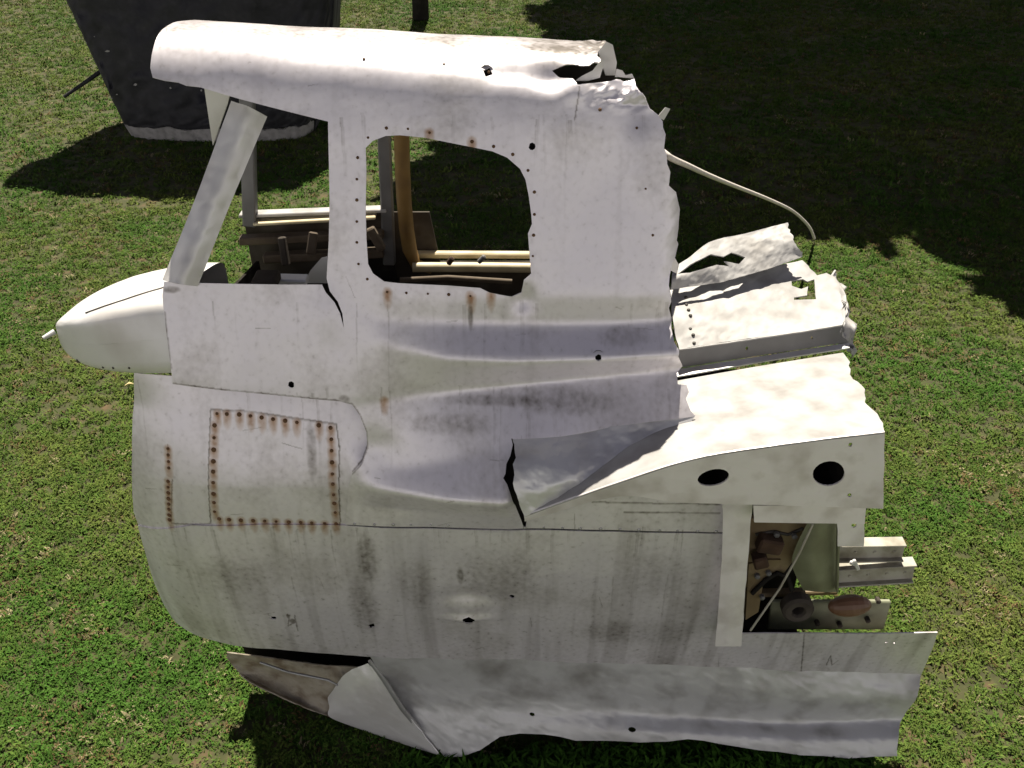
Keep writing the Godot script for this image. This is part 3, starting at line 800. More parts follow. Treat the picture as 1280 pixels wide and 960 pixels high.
	hull_sheet("cabin_skin", [-0.6036, 1.2271, -0.5414, 1.2244, -0.4721, 1.223, -0.3889, 1.2217, -0.3303, 1.2219, -0.3239, 1.2086, -0.3092, 1.1926, -0.3003, 1.1738, -0.2947, 1.1478, -0.2962, 1.1737, -0.3037, 1.1939, -0.3168, 1.2113, -0.3216, 1.2325, -0.3144, 1.2958, -0.3098, 1.3606, -0.308, 1.4241, -0.3064, 1.4856, -0.3853, 1.505, -0.4505, 1.5212, -0.4635, 1.5248, -0.5154, 1.539, -0.539, 1.5409, -0.5519, 1.5456, -0.5728, 1.5475, -0.5923, 1.5518, -0.5959, 1.5665, -0.5942, 1.5886, -0.5915, 1.6145, -0.5889, 1.6467, -0.585, 1.68, -0.575, 1.8, -0.57, 2, 0.16, 2, 0.165, 1.8, 0.1715, 1.7046, 0.1535, 1.6566, 0.1435, 1.6303, 0.1548, 1.6145, 0.0807, 1.6086, 0.0673, 1.603, 0.0806, 1.5894, 0.1012, 1.5805, 0.1087, 1.5654, 0.1398, 1.5741, 0.1736, 1.5838, 0.2047, 1.5897, 0.2109, 1.5621, 0.2218, 1.5455, 0.2302, 1.5179, 0.2432, 1.5051, 0.2527, 1.4767, 0.2552, 1.4427, 0.2619, 1.4169, 0.2683, 1.4031, 0.2664, 1.3818, 0.2809, 1.3674, 0.291, 1.3341, 0.2891, 1.3049, 0.2867, 1.2863, 0.2906, 1.2776, 0.2786, 1.2502, 0.2745, 1.2322, 0.2767, 1.2062, 0.2755, 1.1802, 0.2805, 1.1477, 0.2845, 1.1263, 0.2921, 1.1144, 0.2916, 1.1017, 0.3043, 1.0795, 0.2949, 1.0678, 0.2957, 1.0503, 0.3112, 1.0493, 0.315, 1.0382, 0.309, 1.0284, 0.3169, 1.0102, 0.3252, 1.0018, 0.2558, 0.9935, 0.1822, 0.9837, 0.1282, 0.973, 0.0855, 0.9661, 0.0357, 0.9625, 0.0043, 0.9605, -0.0014, 0.9615, 0.0014, 0.9523, -0.0029, 0.9359, -0.01, 0.9245, -0.0114, 0.9112, -0.0156, 0.9045, -0.0085, 0.8954, -0.0028, 0.8806, 0.0057, 0.8532, 0.015, 0.7911, 0.0229, 0.7508, -0.1221, 0.7517, -0.2439, 0.7555, -0.3167, 0.7593, -0.3125, 0.7903, -0.3033, 0.8464, -0.2946, 0.8791, -0.2757, 0.8989, -0.2647, 0.9276, -0.2644, 0.9597, -0.2743, 0.9908, -0.2874, 1.0124, -0.3082, 1.0192, -0.3723, 1.0252, -0.4433, 1.0325, -0.5282, 1.0413, -0.6045, 1.0511, -0.6043, 1.08, -0.6061, 1.1217, -0.6081, 1.1625, -0.6086, 1.2029], holes, w, [34, 66], "upper side panel and roof with two window openings")
	hull_sheet("door_skin", [-0.6899, 1.0446, -0.6189, 1.0409, -0.5398, 1.0339, -0.4524, 1.0262, -0.3796, 1.0196, -0.3096, 1.0143, -0.2783, 0.9959, -0.267, 0.9743, -0.2606, 0.9459, -0.261, 0.9186, -0.2713, 0.8929, -0.2881, 0.8754, -0.2976, 0.8451, -0.3055, 0.788, -0.3152, 0.7467, -0.4738, 0.7507, -0.6154, 0.7411, -0.7465, 0.6893, -0.7489, 0.7314, -0.7304, 0.8201, -0.7205, 0.8747, -0.7096, 0.9528], [disc(list2([-0.3538, 0.9584])[0], 0.003)], w, [], "lower nose side with a square of rusty rivets", 0.0025, 0.003)
	var lower_holes := []
	for p in list2([-0.4972, 0.4764, 0, 0.5504, 0.1592, 0.775]): lower_holes.append(disc(p, 0.006, 0.006, 8))
	lower_holes.append(v2([-0.103, 0.4823, -0.0896, 0.4868, -0.0764, 0.4804, -0.084, 0.456, -0.0974, 0.456]))
	lower_holes.append(v2([-0.3032, 0.4489, -0.2908, 0.4552, -0.2887, 0.4427, -0.2995, 0.4364]))
	hull_sheet("fuselage_skin", [-0.7467, 0.6986, -0.6129, 0.7503, -0.472, 0.7593, -0.3214, 0.7573, -0.2442, 0.7514, -0.1223, 0.7467, 0.0244, 0.7459, 0.2143, 0.7411, 0.4031, 0.737, 0.4121, 0.6647, 0.4221, 0.5672, 0.4309, 0.4839, 0.4665, 0.2505, 0.2885, 0.2584, 0.1076, 0.2741, -0.0714, 0.286, -0.2486, 0.3017, -0.3222, 0.3096, -0.4049, 0.3251, -0.5239, 0.3474, -0.6444, 0.3564, -0.7087, 0.3521, -0.7538, 0.3613, -0.7654, 0.4222, -0.7641, 0.4999, -0.7546, 0.5899, -0.749, 0.6557], lower_holes, w, [], "lower side panel streaked with grime")
	hull_sheet("fairing_strip", [0.0287, 0.7778, 0.09, 0.806, 0.22, 0.8726, 0.3109, 0.8635, 0.3939, 0.8532, 0.4041, 0.7411, 0.214, 0.7452, 0.0259, 0.7504], [], w)
	hull_sheet("rear_lower_skin", [0.4401, 0.4172, 0.545, 0.4171, 0.6991, 0.4139, 0.9061, 0.4171, 0.9145, 0.3698, 0.9259, 0.2939, 0.9389, 0.1986, 0.8457, 0.2026, 0.6573, 0.2228, 0.4673, 0.2505], [disc(list2([0.8085, 0.3769])[0], 0.003), disc(list2([0.8269, 0.3734])[0], 0.003), disc(list2([0.8364, 0.2348])[0], 0.0025)], w, [], "plain lower panel reaching back past the tear")
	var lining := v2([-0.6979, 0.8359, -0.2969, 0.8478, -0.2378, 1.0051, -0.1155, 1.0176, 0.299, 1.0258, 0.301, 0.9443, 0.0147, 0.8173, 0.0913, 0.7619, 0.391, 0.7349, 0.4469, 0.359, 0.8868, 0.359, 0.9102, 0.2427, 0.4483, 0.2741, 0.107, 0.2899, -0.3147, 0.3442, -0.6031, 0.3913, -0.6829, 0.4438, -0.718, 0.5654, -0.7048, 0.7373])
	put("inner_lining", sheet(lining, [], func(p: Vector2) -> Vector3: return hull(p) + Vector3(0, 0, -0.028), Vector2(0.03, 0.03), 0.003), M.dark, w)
	var cups := Geo.new()
	for p in list2([-0.3934, 1.05, 0.0335, 1.4454, 0.1508, 1.1033, -0.0427, 1.5883]):
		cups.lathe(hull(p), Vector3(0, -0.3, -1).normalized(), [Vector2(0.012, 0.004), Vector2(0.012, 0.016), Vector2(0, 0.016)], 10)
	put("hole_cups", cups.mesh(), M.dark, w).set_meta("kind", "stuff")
	rivets("rivets", door_rivets + edge_rivets, 0.0046, M.rust, w, true)
	rivets("screws", window_rivets + rear_screws, 0.0032, M.rust, w)
	rivets("flush_rivets", seam_rivets, 0.0035, M.metal, w)

	# --- belly: the skin below the crease, rolled and dug into the grass
	var belly := [[Vector3(-0.32, 0.329, -0.0135), Vector3(-0.1413, 0.3174, -0.0173), Vector3(0.1067, 0.2978, -0.0238), Vector3(0.3761, 0.2781, -0.0303), Vector3(0.6519, 0.2466, -0.0402), Vector3(0.9348, 0.2228, -0.0475)],
		[Vector3(-0.2949, 0.2173, -0.032), Vector3(-0.1272, 0.2161, -0.026), Vector3(0.118, 0.2098, -0.02), Vector3(0.3915, 0.1936, -0.018), Vector3(0.6588, 0.1722, -0.018), Vector3(0.9265, 0.1726, -0.02)],
		[Vector3(-0.2584, 0.1451, -0.025), Vector3(-0.1103, 0.1503, -0.016), Vector3(0.1321, 0.1493, -0.01), Vector3(0.4029, 0.1196, -0.012), Vector3(0.6699, 0.0954, -0.016), Vector3(0.9058, 0.1065, -0.016)],
		[Vector3(-0.2129, 0.0851, 0.005), Vector3(-0.0923, 0.0913, 0.01), Vector3(0.1432, 0.1012, 0.018), Vector3(0.4035, 0.0948, 0.024), Vector3(0.6624, 0.0809, 0.024), Vector3(0.8906, 0.0809, 0.024)],
		[Vector3(-0.1583, 0.0179, 0.03), Vector3(-0.0743, 0.0245, 0.035), Vector3(0.148, 0.031, 0.04), Vector3(0.407, 0.0233, 0.045), Vector3(0.6639, 0.0298, 0.05), Vector3(0.8894, 0.027, 0.05)]]
	net_sheet("belly_skin", belly, [0, 0, 0.2, 0, 0.4, 0, 0.6, 0, 0.8, 0, 1, 0, 0.9983, 0.3231, 1, 0.5, 0.9968, 0.75, 0.9974, 0.9125, 0.9461, 0.9217, 0.8961, 0.9392, 0.847, 0.9165, 0.8, 0.9105, 0.7627, 0.8808, 0.7266, 0.8683, 0.6912, 0.842, 0.6561, 0.8173, 0.6281, 0.792, 0.5999, 0.7818, 0.5646, 0.8106, 0.5158, 0.8272, 0.4668, 0.8222, 0.4016, 0.8308, 0.3727, 0.7965, 0.3443, 0.7751, 0.3007, 0.7672, 0.2608, 0.7951, 0.2352, 0.8586, 0.2076, 0.9146, 0.1429, 0.9713, 0.0203, 0.9713, 0.0084, 0.7714, 0.0093, 0.5147, 0.009, 0.249], [disc(v2([0.33, 0.5805])[0], 0.005, 0.02, 8), disc(v2([0.503, 0.7064])[0], 0.007, 0.03, 8)], Vector2(90, 30), M.belly, w, 0.0035, 0.003, [], "dented belly skin running into the grass")
	net_sheet("torn_flap_underside", [[Vector3(-0.6762, 0.1945, -0.135), Vector3(-0.5722, 0.1756, -0.135), Vector3(-0.46, 0.1538, -0.135), Vector3(-0.3556, 0.1731, -0.11)],
		[Vector3(-0.6836, 0.1566, -0.15), Vector3(-0.5676, 0.09, -0.155), Vector3(-0.4629, 0.0787, -0.13), Vector3(-0.3835, 0.0963, -0.1)],
		[Vector3(-0.6618, 0.1068, -0.15), Vector3(-0.5505, 0.027, -0.15), Vector3(-0.4552, 0.0217, -0.12), Vector3(-0.3873, 0.0343, -0.09)],
		[Vector3(-0.6333, 0.0984, -0.13), Vector3(-0.5261, 0.0273, -0.125), Vector3(-0.4454, 0.0108, -0.1), Vector3(-0.3884, 0.006, -0.08)]], [], [], Vector2(40, 24), M.underside, w, 0.010, 0.003, [], "brown stained underside of the torn belly flap")
	net_sheet("curled_flap", [[Vector3(-0.4466, 0.062, -0.115), Vector3(-0.3894, 0.1792, -0.085), Vector3(-0.3292, 0.2412, -0.06)],
		[Vector3(-0.4407, 0.0513, -0.095), Vector3(-0.3513, 0.1705, -0.045), Vector3(-0.2923, 0.236, -0.02)],
		[Vector3(-0.4427, 0.0228, -0.09), Vector3(-0.3238, 0.1173, -0.03), Vector3(-0.2547, 0.1692, 0)],
		[Vector3(-0.3889, 0.0002, -0.08), Vector3(-0.2829, 0.0507, -0.025), Vector3(-0.2129, 0.1057, 0.015)],
		[Vector3(-0.3081, -0.0034, -0.05), Vector3(-0.2346, 0.0124, -0.01), Vector3(-0.1688, 0.0351, 0.03)]], [], [], Vector2(20, 30), M.white, w, 0.006, 0.003, [], "pale curl of the torn belly flap")
	round_bar("rolled_edge", [Vector3(-0.3121, 0.3186, 0.004), Vector3(-0.2846, 0.2578, 0.004), Vector3(-0.2492, 0.1632, 0.004), Vector3(-0.2076, 0.081, 0.004), Vector3(-0.1715, 0.0072, 0.004)], [0.004, 0.0055, 0.006, 0.0055, 0.004], M.metal, w, 10)
	round_bar("flap_rib", [Vector3(-0.5883, 0.2056, -0.095), Vector3(-0.5268, 0.1735, -0.095), Vector3(-0.4353, 0.1463, -0.095), Vector3(-0.4089, 0.1243, -0.095)], [0.003, 0.003, 0.003, 0.002], M.metal, w, 8)

	# --- wing root box behind the cabin
	var front := [[Vector3(0.0212, 0.8631, 0.17), Vector3(0.1756, 0.9589, 0.2), Vector3(0.3045, 1.0144, 0.205), Vector3(0.4606, 1.0416, 0.2), Vector3(0.6133, 1.0571, 0.19)],
		[Vector3(0.0228, 0.8437, 0.162), Vector3(0.1788, 0.9203, 0.188), Vector3(0.289, 0.9112, 0.192), Vector3(0.4765, 0.9026, 0.19), Vector3(0.6451, 0.8907, 0.184)]]
	var hole_list := [disc(v2([0.5647, 0.4709])[0], 0.039, 0.17, 20), disc(v2([0.8516, 0.5013])[0], 0.043, 0.18, 20), disc(v2([0.9075, 0.1178])[0], 0.006, 0.03, 8), disc(v2([0.9092, 0.8191])[0], 0.006, 0.03, 8)]
	net_sheet("wing_root_front", front, [], hole_list, Vector2(60, 20), M.bright, w, 0.0015, 0.003, [], "front face of the wing root with two round holes")
	for c in [[Vector3(0.3388, 0.9677, 0.196), 0.034], [Vector3(0.5343, 0.9739, 0.193), 0.037]]:
		var g := Geo.new()
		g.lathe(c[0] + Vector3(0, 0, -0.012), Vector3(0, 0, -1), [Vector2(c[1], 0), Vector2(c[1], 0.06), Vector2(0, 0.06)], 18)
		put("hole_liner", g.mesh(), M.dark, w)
	net_sheet("wing_root_top", [[Vector3(0.0212, 0.8631, 0.17), Vector3(0.1756, 0.9589, 0.2), Vector3(0.3045, 1.0144, 0.205), Vector3(0.4606, 1.0416, 0.2), Vector3(0.6133, 1.0571, 0.19)],
		[Vector3(0.0223, 0.8925, 0.0334), Vector3(0.1885, 0.9555, 0.0531), Vector3(0.3121, 0.9957, 0.0566), Vector3(0.4722, 1.0133, 0.0339), Vector3(0.6416, 1.0245, 0.0069)],
		[Vector3(0.0235, 0.93, -0.1032), Vector3(0.2013, 0.96, -0.0939), Vector3(0.3196, 0.985, -0.0917), Vector3(0.4838, 0.993, -0.1322), Vector3(0.6699, 1, -0.1761)]], [0, 0, 0.25, 0, 0.5, 0, 0.75, 0, 1, 0.0, 1.004, 0.2, 0.985, 0.35, 1, 0.5, 0.975, 0.7, 0.99, 0.85, 0.98, 0.985, 0, 0.985], [], Vector2(50, 24), M.chalky, w, 0.002, 0.003, [4, 9, 0.05, 0.004])
	net_sheet("wing_seam_strip", [[Vector3(0.0933, 0.945, -0.0943), Vector3(0.3196, 0.989, -0.094), Vector3(0.4843, 0.996, -0.1363), Vector3(0.6699, 1.004, -0.1787)],
		[Vector3(0.0934, 0.955, -0.1018), Vector3(0.3228, 0.992, -0.1188), Vector3(0.4875, 1, -0.1542), Vector3(0.675, 1.006, -0.1977)]], [0, 0.08, 1, 0.08, 1, 0.97, 0, 0.97], [], Vector2(40, 3), M.white, w, 0.001)
	net_sheet("wing_step", [[Vector3(0.3228, 0.992, -0.1188), Vector3(0.4875, 1, -0.1542), Vector3(0.675, 1.006, -0.1977)],
		[Vector3(0.3197, 1.0345, -0.1228), Vector3(0.483, 1.041, -0.1582), Vector3(0.6567, 1.0438, -0.2017)]], [0.002, 0.03, 1, 0.03, 1, 1, 0.002, 1], [disc(Vector2(0.42, 0.5), 0.008, 0.1, 8), disc(Vector2(0.8, 0.55), 0.006, 0.08, 8)], Vector2(40, 5), M.step, w, 0.002)
	net_sheet("upper_wing_panel", [[Vector3(0.3197, 1.0345, -0.1228), Vector3(0.483, 1.041, -0.1582), Vector3(0.6751, 1.0474, -0.2017)],
		[Vector3(0.3139, 1.062, -0.188), Vector3(0.4904, 1.058, -0.2427), Vector3(0.7018, 1.05, -0.3076)],
		[Vector3(0.3229, 1.075, -0.2873), Vector3(0.492, 1.078, -0.3441), Vector3(0.71, 1.075, -0.4369)]], [0.0036, -0.0151, 0.2573, -0.022, 0.4994, -0.0136, 0.7179, -0.0185, 0.9434, -0.0014, 0.975, 0.2427, 0.964, 0.4741, 0.9569, 0.6725, 0.9433, 0.802, 0.9087, 0.8681, 0.8604, 0.8566, 0.8328, 0.9467, 0.8057, 1.108, 0.6203, 1.0919, 0.483, 1.0771, 0.0006, 1.0286, 0.0059, 0.703], [v2([0.7199, 0.8408, 0.7783, 0.8374, 0.7985, 0.7955, 0.8382, 0.8119, 0.818, 0.5381, 0.7048, 0.5663, 0.7078, 0.6019, 0.7789, 0.6117, 0.7953, 0.7305, 0.7599, 0.7106, 0.7167, 0.7734])], Vector2(44, 22), M.chalky, w, 0.003, 0.003, [4, 13, 0.04, 0.006], "sunlit panel with a bent slot cut in it")
	var fin := [[Vector3(0.3159, 1.095, -0.2476), Vector3(0.4204, 1.098, -0.281), Vector3(0.5102, 1.1, -0.3251), Vector3(0.6091, 1.108, -0.3778)],
		[Vector3(0.3155, 1.115, -0.2572), Vector3(0.4101, 1.13, -0.3073), Vector3(0.5073, 1.13, -0.3696), Vector3(0.5969, 1.14, -0.3958)],
		[Vector3(0.3196, 1.12, -0.2908), Vector3(0.4017, 1.15, -0.357), Vector3(0.4971, 1.15, -0.4144), Vector3(0.5863, 1.16, -0.4421)]]
	net_sheet("torn_wing_flap", fin, [0.0054, 0.0638, 0.3636, -0.0017, 0.4978, 0.0184, 0.6678, 0.0168, 0.8253, 0.0138, 1.0018, 0.0205, 0.9963, 0.1863, 0.9749, 0.4528, 0.9804, 0.6957, 1, 1, 0.664, 0.9794, 0.3333, 1, 0.1567, 0.9379, 0.0144, 1.0197], [v2([0.0497, 0.6248, 0.1561, 0.7207, 0.2598, 0.7087, 0.3254, 0.7161, 0.4084, 0.5571, 0.4757, 0.5893, 0.5793, 0.3998, 0.5118, 0.2922, 0.4028, 0.4453, 0.4341, 0.3023, 0.3448, 0.4269, 0.2483, 0.4374, 0.1429, 0.4788])], Vector2(40, 24), M.chalky, w, 0.005, 0.003, [5, 9, 0.05, 0.01], "torn skin flap lifted above the wing root")
	rivets_on("wing_rivets", [[Vector3(0.3197, 1.0345, -0.1228), Vector3(0.483, 1.041, -0.1582), Vector3(0.6751, 1.0474, -0.2017)],
		[Vector3(0.3139, 1.062, -0.188), Vector3(0.4904, 1.058, -0.2427), Vector3(0.7018, 1.05, -0.3076)],
		[Vector3(0.3229, 1.075, -0.2873), Vector3(0.492, 1.078, -0.3441), Vector3(0.71, 1.075, -0.4369)]], v2([0.0931, 0.8444, 0.0943, 0.7212, 0.1005, 0.6242, 0.1058, 0.5273, 0.1019, 0.3067, 0.1032, 0.1934, 0.1024, 0.0541]), 0.004, w)
	net_sheet("crumpled_rim", [[Vector3(0.6783, 1.0632, -0.4017), Vector3(0.6764, 1.053, -0.3017), Vector3(0.6531, 1.0431, -0.1997), Vector3(0.6692, 0.9838, -0.1977)],
		[Vector3(0.6956, 1.0567, -0.3917), Vector3(0.6849, 1.0545, -0.2917), Vector3(0.6659, 1.0478, -0.1977), Vector3(0.679, 0.9861, -0.1937)],
		[Vector3(0.7076, 1.0328, -0.4017), Vector3(0.6962, 1.0345, -0.3017), Vector3(0.6808, 1.0308, -0.2057), Vector3(0.6954, 0.9703, -0.2017)]], [], [], Vector2(14, 22), M.chalky, w, 0.03, 0.003)
	# scraps of torn skin standing off the roof end
	for s in [[Vector3(0.1067, 1.5351, -0.16), Vector3(0.1172, 1.5431, -0.16), Vector3(0.1357, 1.5525, -0.16), Vector3(0.1496, 1.5709, -0.16), Vector3(0.1553, 1.5643, -0.16), Vector3(0.1506, 1.5498, -0.16), Vector3(0.1483, 1.5405, -0.16), Vector3(0.1283, 1.5351, -0.16)], [Vector3(0.1749, 1.5391, -0.17), Vector3(0.1769, 1.5525, -0.17), Vector3(0.1865, 1.5498, -0.17), Vector3(0.1924, 1.5418, -0.17), Vector3(0.203, 1.5445, -0.17), Vector3(0.2076, 1.5364, -0.17)], [Vector3(0.2549, 1.4644, -0.19), Vector3(0.2676, 1.4813, -0.19), Vector3(0.2762, 1.4785, -0.19), Vector3(0.2666, 1.4588, -0.19)], [Vector3(0.147, 1.5742, -0.2), Vector3(0.1598, 1.5901, -0.2), Vector3(0.171, 1.5848, -0.2), Vector3(0.1794, 1.5555, -0.2), Vector3(0.1778, 1.5338, -0.2), Vector3(0.1613, 1.5338, -0.2), Vector3(0.1518, 1.5582, -0.2)], [Vector3(0.3038, 1.1634, -0.2), Vector3(0.2986, 1.1903, -0.2), Vector3(0.3056, 1.1969, -0.2), Vector3(0.318, 1.1769, -0.2), Vector3(0.3167, 1.1567, -0.2)]]:
		flat_plate("torn_scrap", s, Vector3(0, -0.002, -0.006), M.white, w)
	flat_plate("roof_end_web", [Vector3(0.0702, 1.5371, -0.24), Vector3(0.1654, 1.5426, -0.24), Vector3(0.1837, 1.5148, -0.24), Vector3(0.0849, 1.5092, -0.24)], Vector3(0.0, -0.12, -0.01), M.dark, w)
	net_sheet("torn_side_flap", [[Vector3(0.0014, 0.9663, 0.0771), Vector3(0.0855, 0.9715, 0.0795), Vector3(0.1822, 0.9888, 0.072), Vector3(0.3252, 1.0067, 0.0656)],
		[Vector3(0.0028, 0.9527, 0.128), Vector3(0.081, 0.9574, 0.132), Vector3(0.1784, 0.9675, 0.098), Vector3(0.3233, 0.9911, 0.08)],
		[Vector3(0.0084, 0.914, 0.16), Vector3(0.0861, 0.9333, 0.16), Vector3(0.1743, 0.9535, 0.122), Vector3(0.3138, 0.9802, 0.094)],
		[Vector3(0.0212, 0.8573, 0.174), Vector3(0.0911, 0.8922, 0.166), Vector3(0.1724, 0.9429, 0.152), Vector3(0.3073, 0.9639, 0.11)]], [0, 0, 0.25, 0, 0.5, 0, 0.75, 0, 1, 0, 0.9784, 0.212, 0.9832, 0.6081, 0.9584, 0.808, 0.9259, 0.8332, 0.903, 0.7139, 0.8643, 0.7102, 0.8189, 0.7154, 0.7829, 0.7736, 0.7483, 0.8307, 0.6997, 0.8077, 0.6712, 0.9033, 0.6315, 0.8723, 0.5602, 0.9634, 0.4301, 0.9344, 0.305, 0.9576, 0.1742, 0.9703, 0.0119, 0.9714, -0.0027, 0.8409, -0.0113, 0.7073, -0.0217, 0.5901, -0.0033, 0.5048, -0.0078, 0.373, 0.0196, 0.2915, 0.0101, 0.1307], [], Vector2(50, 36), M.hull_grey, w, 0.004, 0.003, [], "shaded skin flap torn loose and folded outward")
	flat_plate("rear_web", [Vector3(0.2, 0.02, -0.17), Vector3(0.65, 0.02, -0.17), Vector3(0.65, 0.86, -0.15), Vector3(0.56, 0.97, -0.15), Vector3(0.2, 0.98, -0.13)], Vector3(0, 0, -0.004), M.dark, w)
	# rail and hanging strap beside the tear
	net_sheet("lower_rail", [[Vector3(0.1347, 0.8794, 0.15), Vector3(0.3693, 0.874, 0.15), Vector3(0.6278, 0.874, 0.15)],
		[Vector3(0.1362, 0.8449, 0.148), Vector3(0.3749, 0.8264, 0.148), Vector3(0.638, 0.8227, 0.148)]], [0.6187, 0.0685, 1, 0.0729, 0.9973, 0.9251, 0.6215, 0.8807], [], Vector2(30, 4), M.bright, w, 0.002)
	net_sheet("rail_tab", [[Vector3(0.5869, 0.8324, 0.144), Vector3(0.6345, 0.8324, 0.144)],
		[Vector3(0.5993, 0.7665, 0.14), Vector3(0.6479, 0.7665, 0.14)]], [], [disc(Vector2(0.62, 0.2), 0.1, 0.1, 8)], Vector2(4, 5), M.bright, w, 0.002)
	net_sheet("hanging_strap", [[Vector3(0.38, 0.8557, 0.125), Vector3(0.4066, 0.8581, 0.128), Vector3(0.4352, 0.8538, 0.125)],
		[Vector3(0.3885, 0.8083, 0.115), Vector3(0.413, 0.81, 0.117), Vector3(0.44, 0.8083, 0.115)],
		[Vector3(0.4059, 0.6232, 0.098), Vector3(0.4303, 0.6251, 0.1), Vector3(0.4565, 0.6213, 0.096)],
		[Vector3(0.4203, 0.4383, 0.075), Vector3(0.4462, 0.4404, 0.077), Vector3(0.4756, 0.4362, 0.073)]], [], [], Vector2(5, 24), M.bright, w, 0.003, 0.003, [], "narrow strap of skin hanging beside the tear")

	# --- nose cone
	build_nose(w)

	# --- windscreen frame
	net_sheet("windscreen_post", [[Vector3(-0.6035, 1.2331, -0.016), Vector3(-0.5671, 1.2354, 0.004), Vector3(-0.5447, 1.2209, -0.016)],
		[Vector3(-0.5406, 1.3645, -0.09), Vector3(-0.5079, 1.3645, -0.075), Vector3(-0.4836, 1.3499, -0.09)],
		[Vector3(-0.4819, 1.4984, -0.17), Vector3(-0.4491, 1.4931, -0.155), Vector3(-0.4237, 1.4706, -0.17)]], [], [], Vector2(6, 30), M.white, w, 0.003, 0.004, [], "broad slanting windscreen post")
	flat_plate("post_stub", [Vector3(-0.5307, 1.5174, -0.19), Vector3(-0.4889, 1.5022, -0.19), Vector3(-0.4955, 1.4855, -0.19), Vector3(-0.5321, 1.4126, -0.19)], Vector3(0, 0, -0.006), M.white, w)

	# --- inside the cabin and the far side
	build_inside(w)

func rivets_on(called: String, rows: Array, at: PackedVector2Array, r: float, parent: Node3D) -> void:
	var g := Geo.new()
	for p in at:
		var c := net_point(p, rows, 0.005)
		g.lathe(c, Vector3.UP, [Vector2(r, -0.001), Vector2(r * 0.8, 0.0025), Vector2(0, 0.004)], 8)
	put(called, g.mesh(), M.screw, parent).set_meta("kind", "stuff")

func build_nose(w: Node3D) -> void:
	# sections from the seam forward: x, half width, top, bottom, middle height
	var a := Vector3(-0.6075, 1.2002, -0.0139)   # the upper edge at the seam
	var b := Vector3(-0.6063, 1.0481, 0.0321)   # the lower edge at the seam
	var tip := Vector3(-0.8903, 1.0505, -0.17)
	var x0 := a.x + 0.008
	var zc := -0.19
	var half := a.z - zc - 0.001
	var nu := 30; var nv := 48
	var point := func(s: float, k: float) -> Vector3:
		var f := pow(maxf(1.0 - pow(s, 2.3), 0.0), 0.62)
		var top := lerpf(a.y + 0.004, tip.y + 0.06, pow(s, 1.3)); var bottom := lerpf(b.y, tip.y - 0.02, pow(s, 0.9))
		var mid := (top + bottom) / 2; var hh := (top - bottom) / 2 * lerpf(1.0, pow(maxf(1.0 - pow(s, 6.0), 0.0), 0.5), 1.0)
		var ang := TAU * k
		var ca := cos(ang); var sa := sin(ang)
		var e := 2.0 / 6.5
		var seam := lerpf(x0, b.x + 0.006, clampf((a.y - (mid + hh * signf(sa) * pow(absf(sa), e))) / (a.y - b.y), 0, 1))
		var zz := half * f * signf(ca) * pow(absf(ca), e)
		zz += (b.z - a.z) * clampf((a.y - (mid + hh * signf(sa) * pow(absf(sa), e))) / (a.y - b.y), 0, 1) * (1.0 - s) * clampf(ca * 3.0, 0, 1)
		return Vector3(lerpf(seam, tip.x, s), mid + hh * signf(sa) * pow(absf(sa), e) + (zz - half) * 0.26 * (1.0 - s * 0.5), zc + zz) + Vector3(0, 0.0015, 0.0015) * wobble.get_noise_3d(s * 90, k * 140, 7)
	var grid := []
	for i in nu + 1:
		var r := []
		for j in nv + 1: r.append(point.call(pow(i / float(nu), 0.7) * 0.9999, j / float(nv)))
		grid.append(r)
	var st := SurfaceTool.new()
	st.begin(Mesh.PRIMITIVE_TRIANGLES)
	st.set_smooth_group(0)
	for i in nu:
		for j in nv:
			for p in [grid[i][j], grid[i + 1][j + 1], grid[i][j + 1], grid[i][j], grid[i + 1][j], grid[i + 1][j + 1]]: st.add_vertex(p)
	st.generate_normals()
	put("nose_cone", st.commit(), M.white, w, "tapered nose fairing with a rounded tip")
	var probe := Geo.new()
	probe.tube([tip + Vector3(0.012, 0.012, 0.03), tip + Vector3(-0.006, 0.006, 0.045)], [0.006, 0.004], 8)
	put("nose_probe", probe.mesh(), M.white, w)
	var g := Geo.new()
	for p in [Vector3(-0.7616, 1.0938, 0), Vector3(-0.7198, 1.0822, 0), Vector3(-0.7032, 1.0788, 0), Vector3(-0.6787, 1.0721, 0)]: pass
	for s in [[0.72, 0.93], [0.5, 0.94], [0.42, 0.945], [0.3, 0.95]]:
		var p: Vector3 = point.call(s[0], s[1])
		g.lathe(p, Vector3(-0.2, -0.1, 1).normalized(), [Vector2(0.0055 if s[0] > 0.6 else 0.003, -0.002), Vector2(0.004 if s[0] > 0.6 else 0.002, 0.0012), Vector2(0, 0.0014)], 8)
	put("nose_screws", g.mesh(), M.screw, w).set_meta("kind", "stuff")
	var line := Geo.new()
	var pts := []
	for i in 9: pts.append(point.call(0.08 + 0.065 * i, 0.235 - 0.085 * i / 8.0) + Vector3(0, 0.0008, 0))
	line.tube(pts, 0.0016, 6)
	put("nose_seam", line.mesh(), M.screw, w)

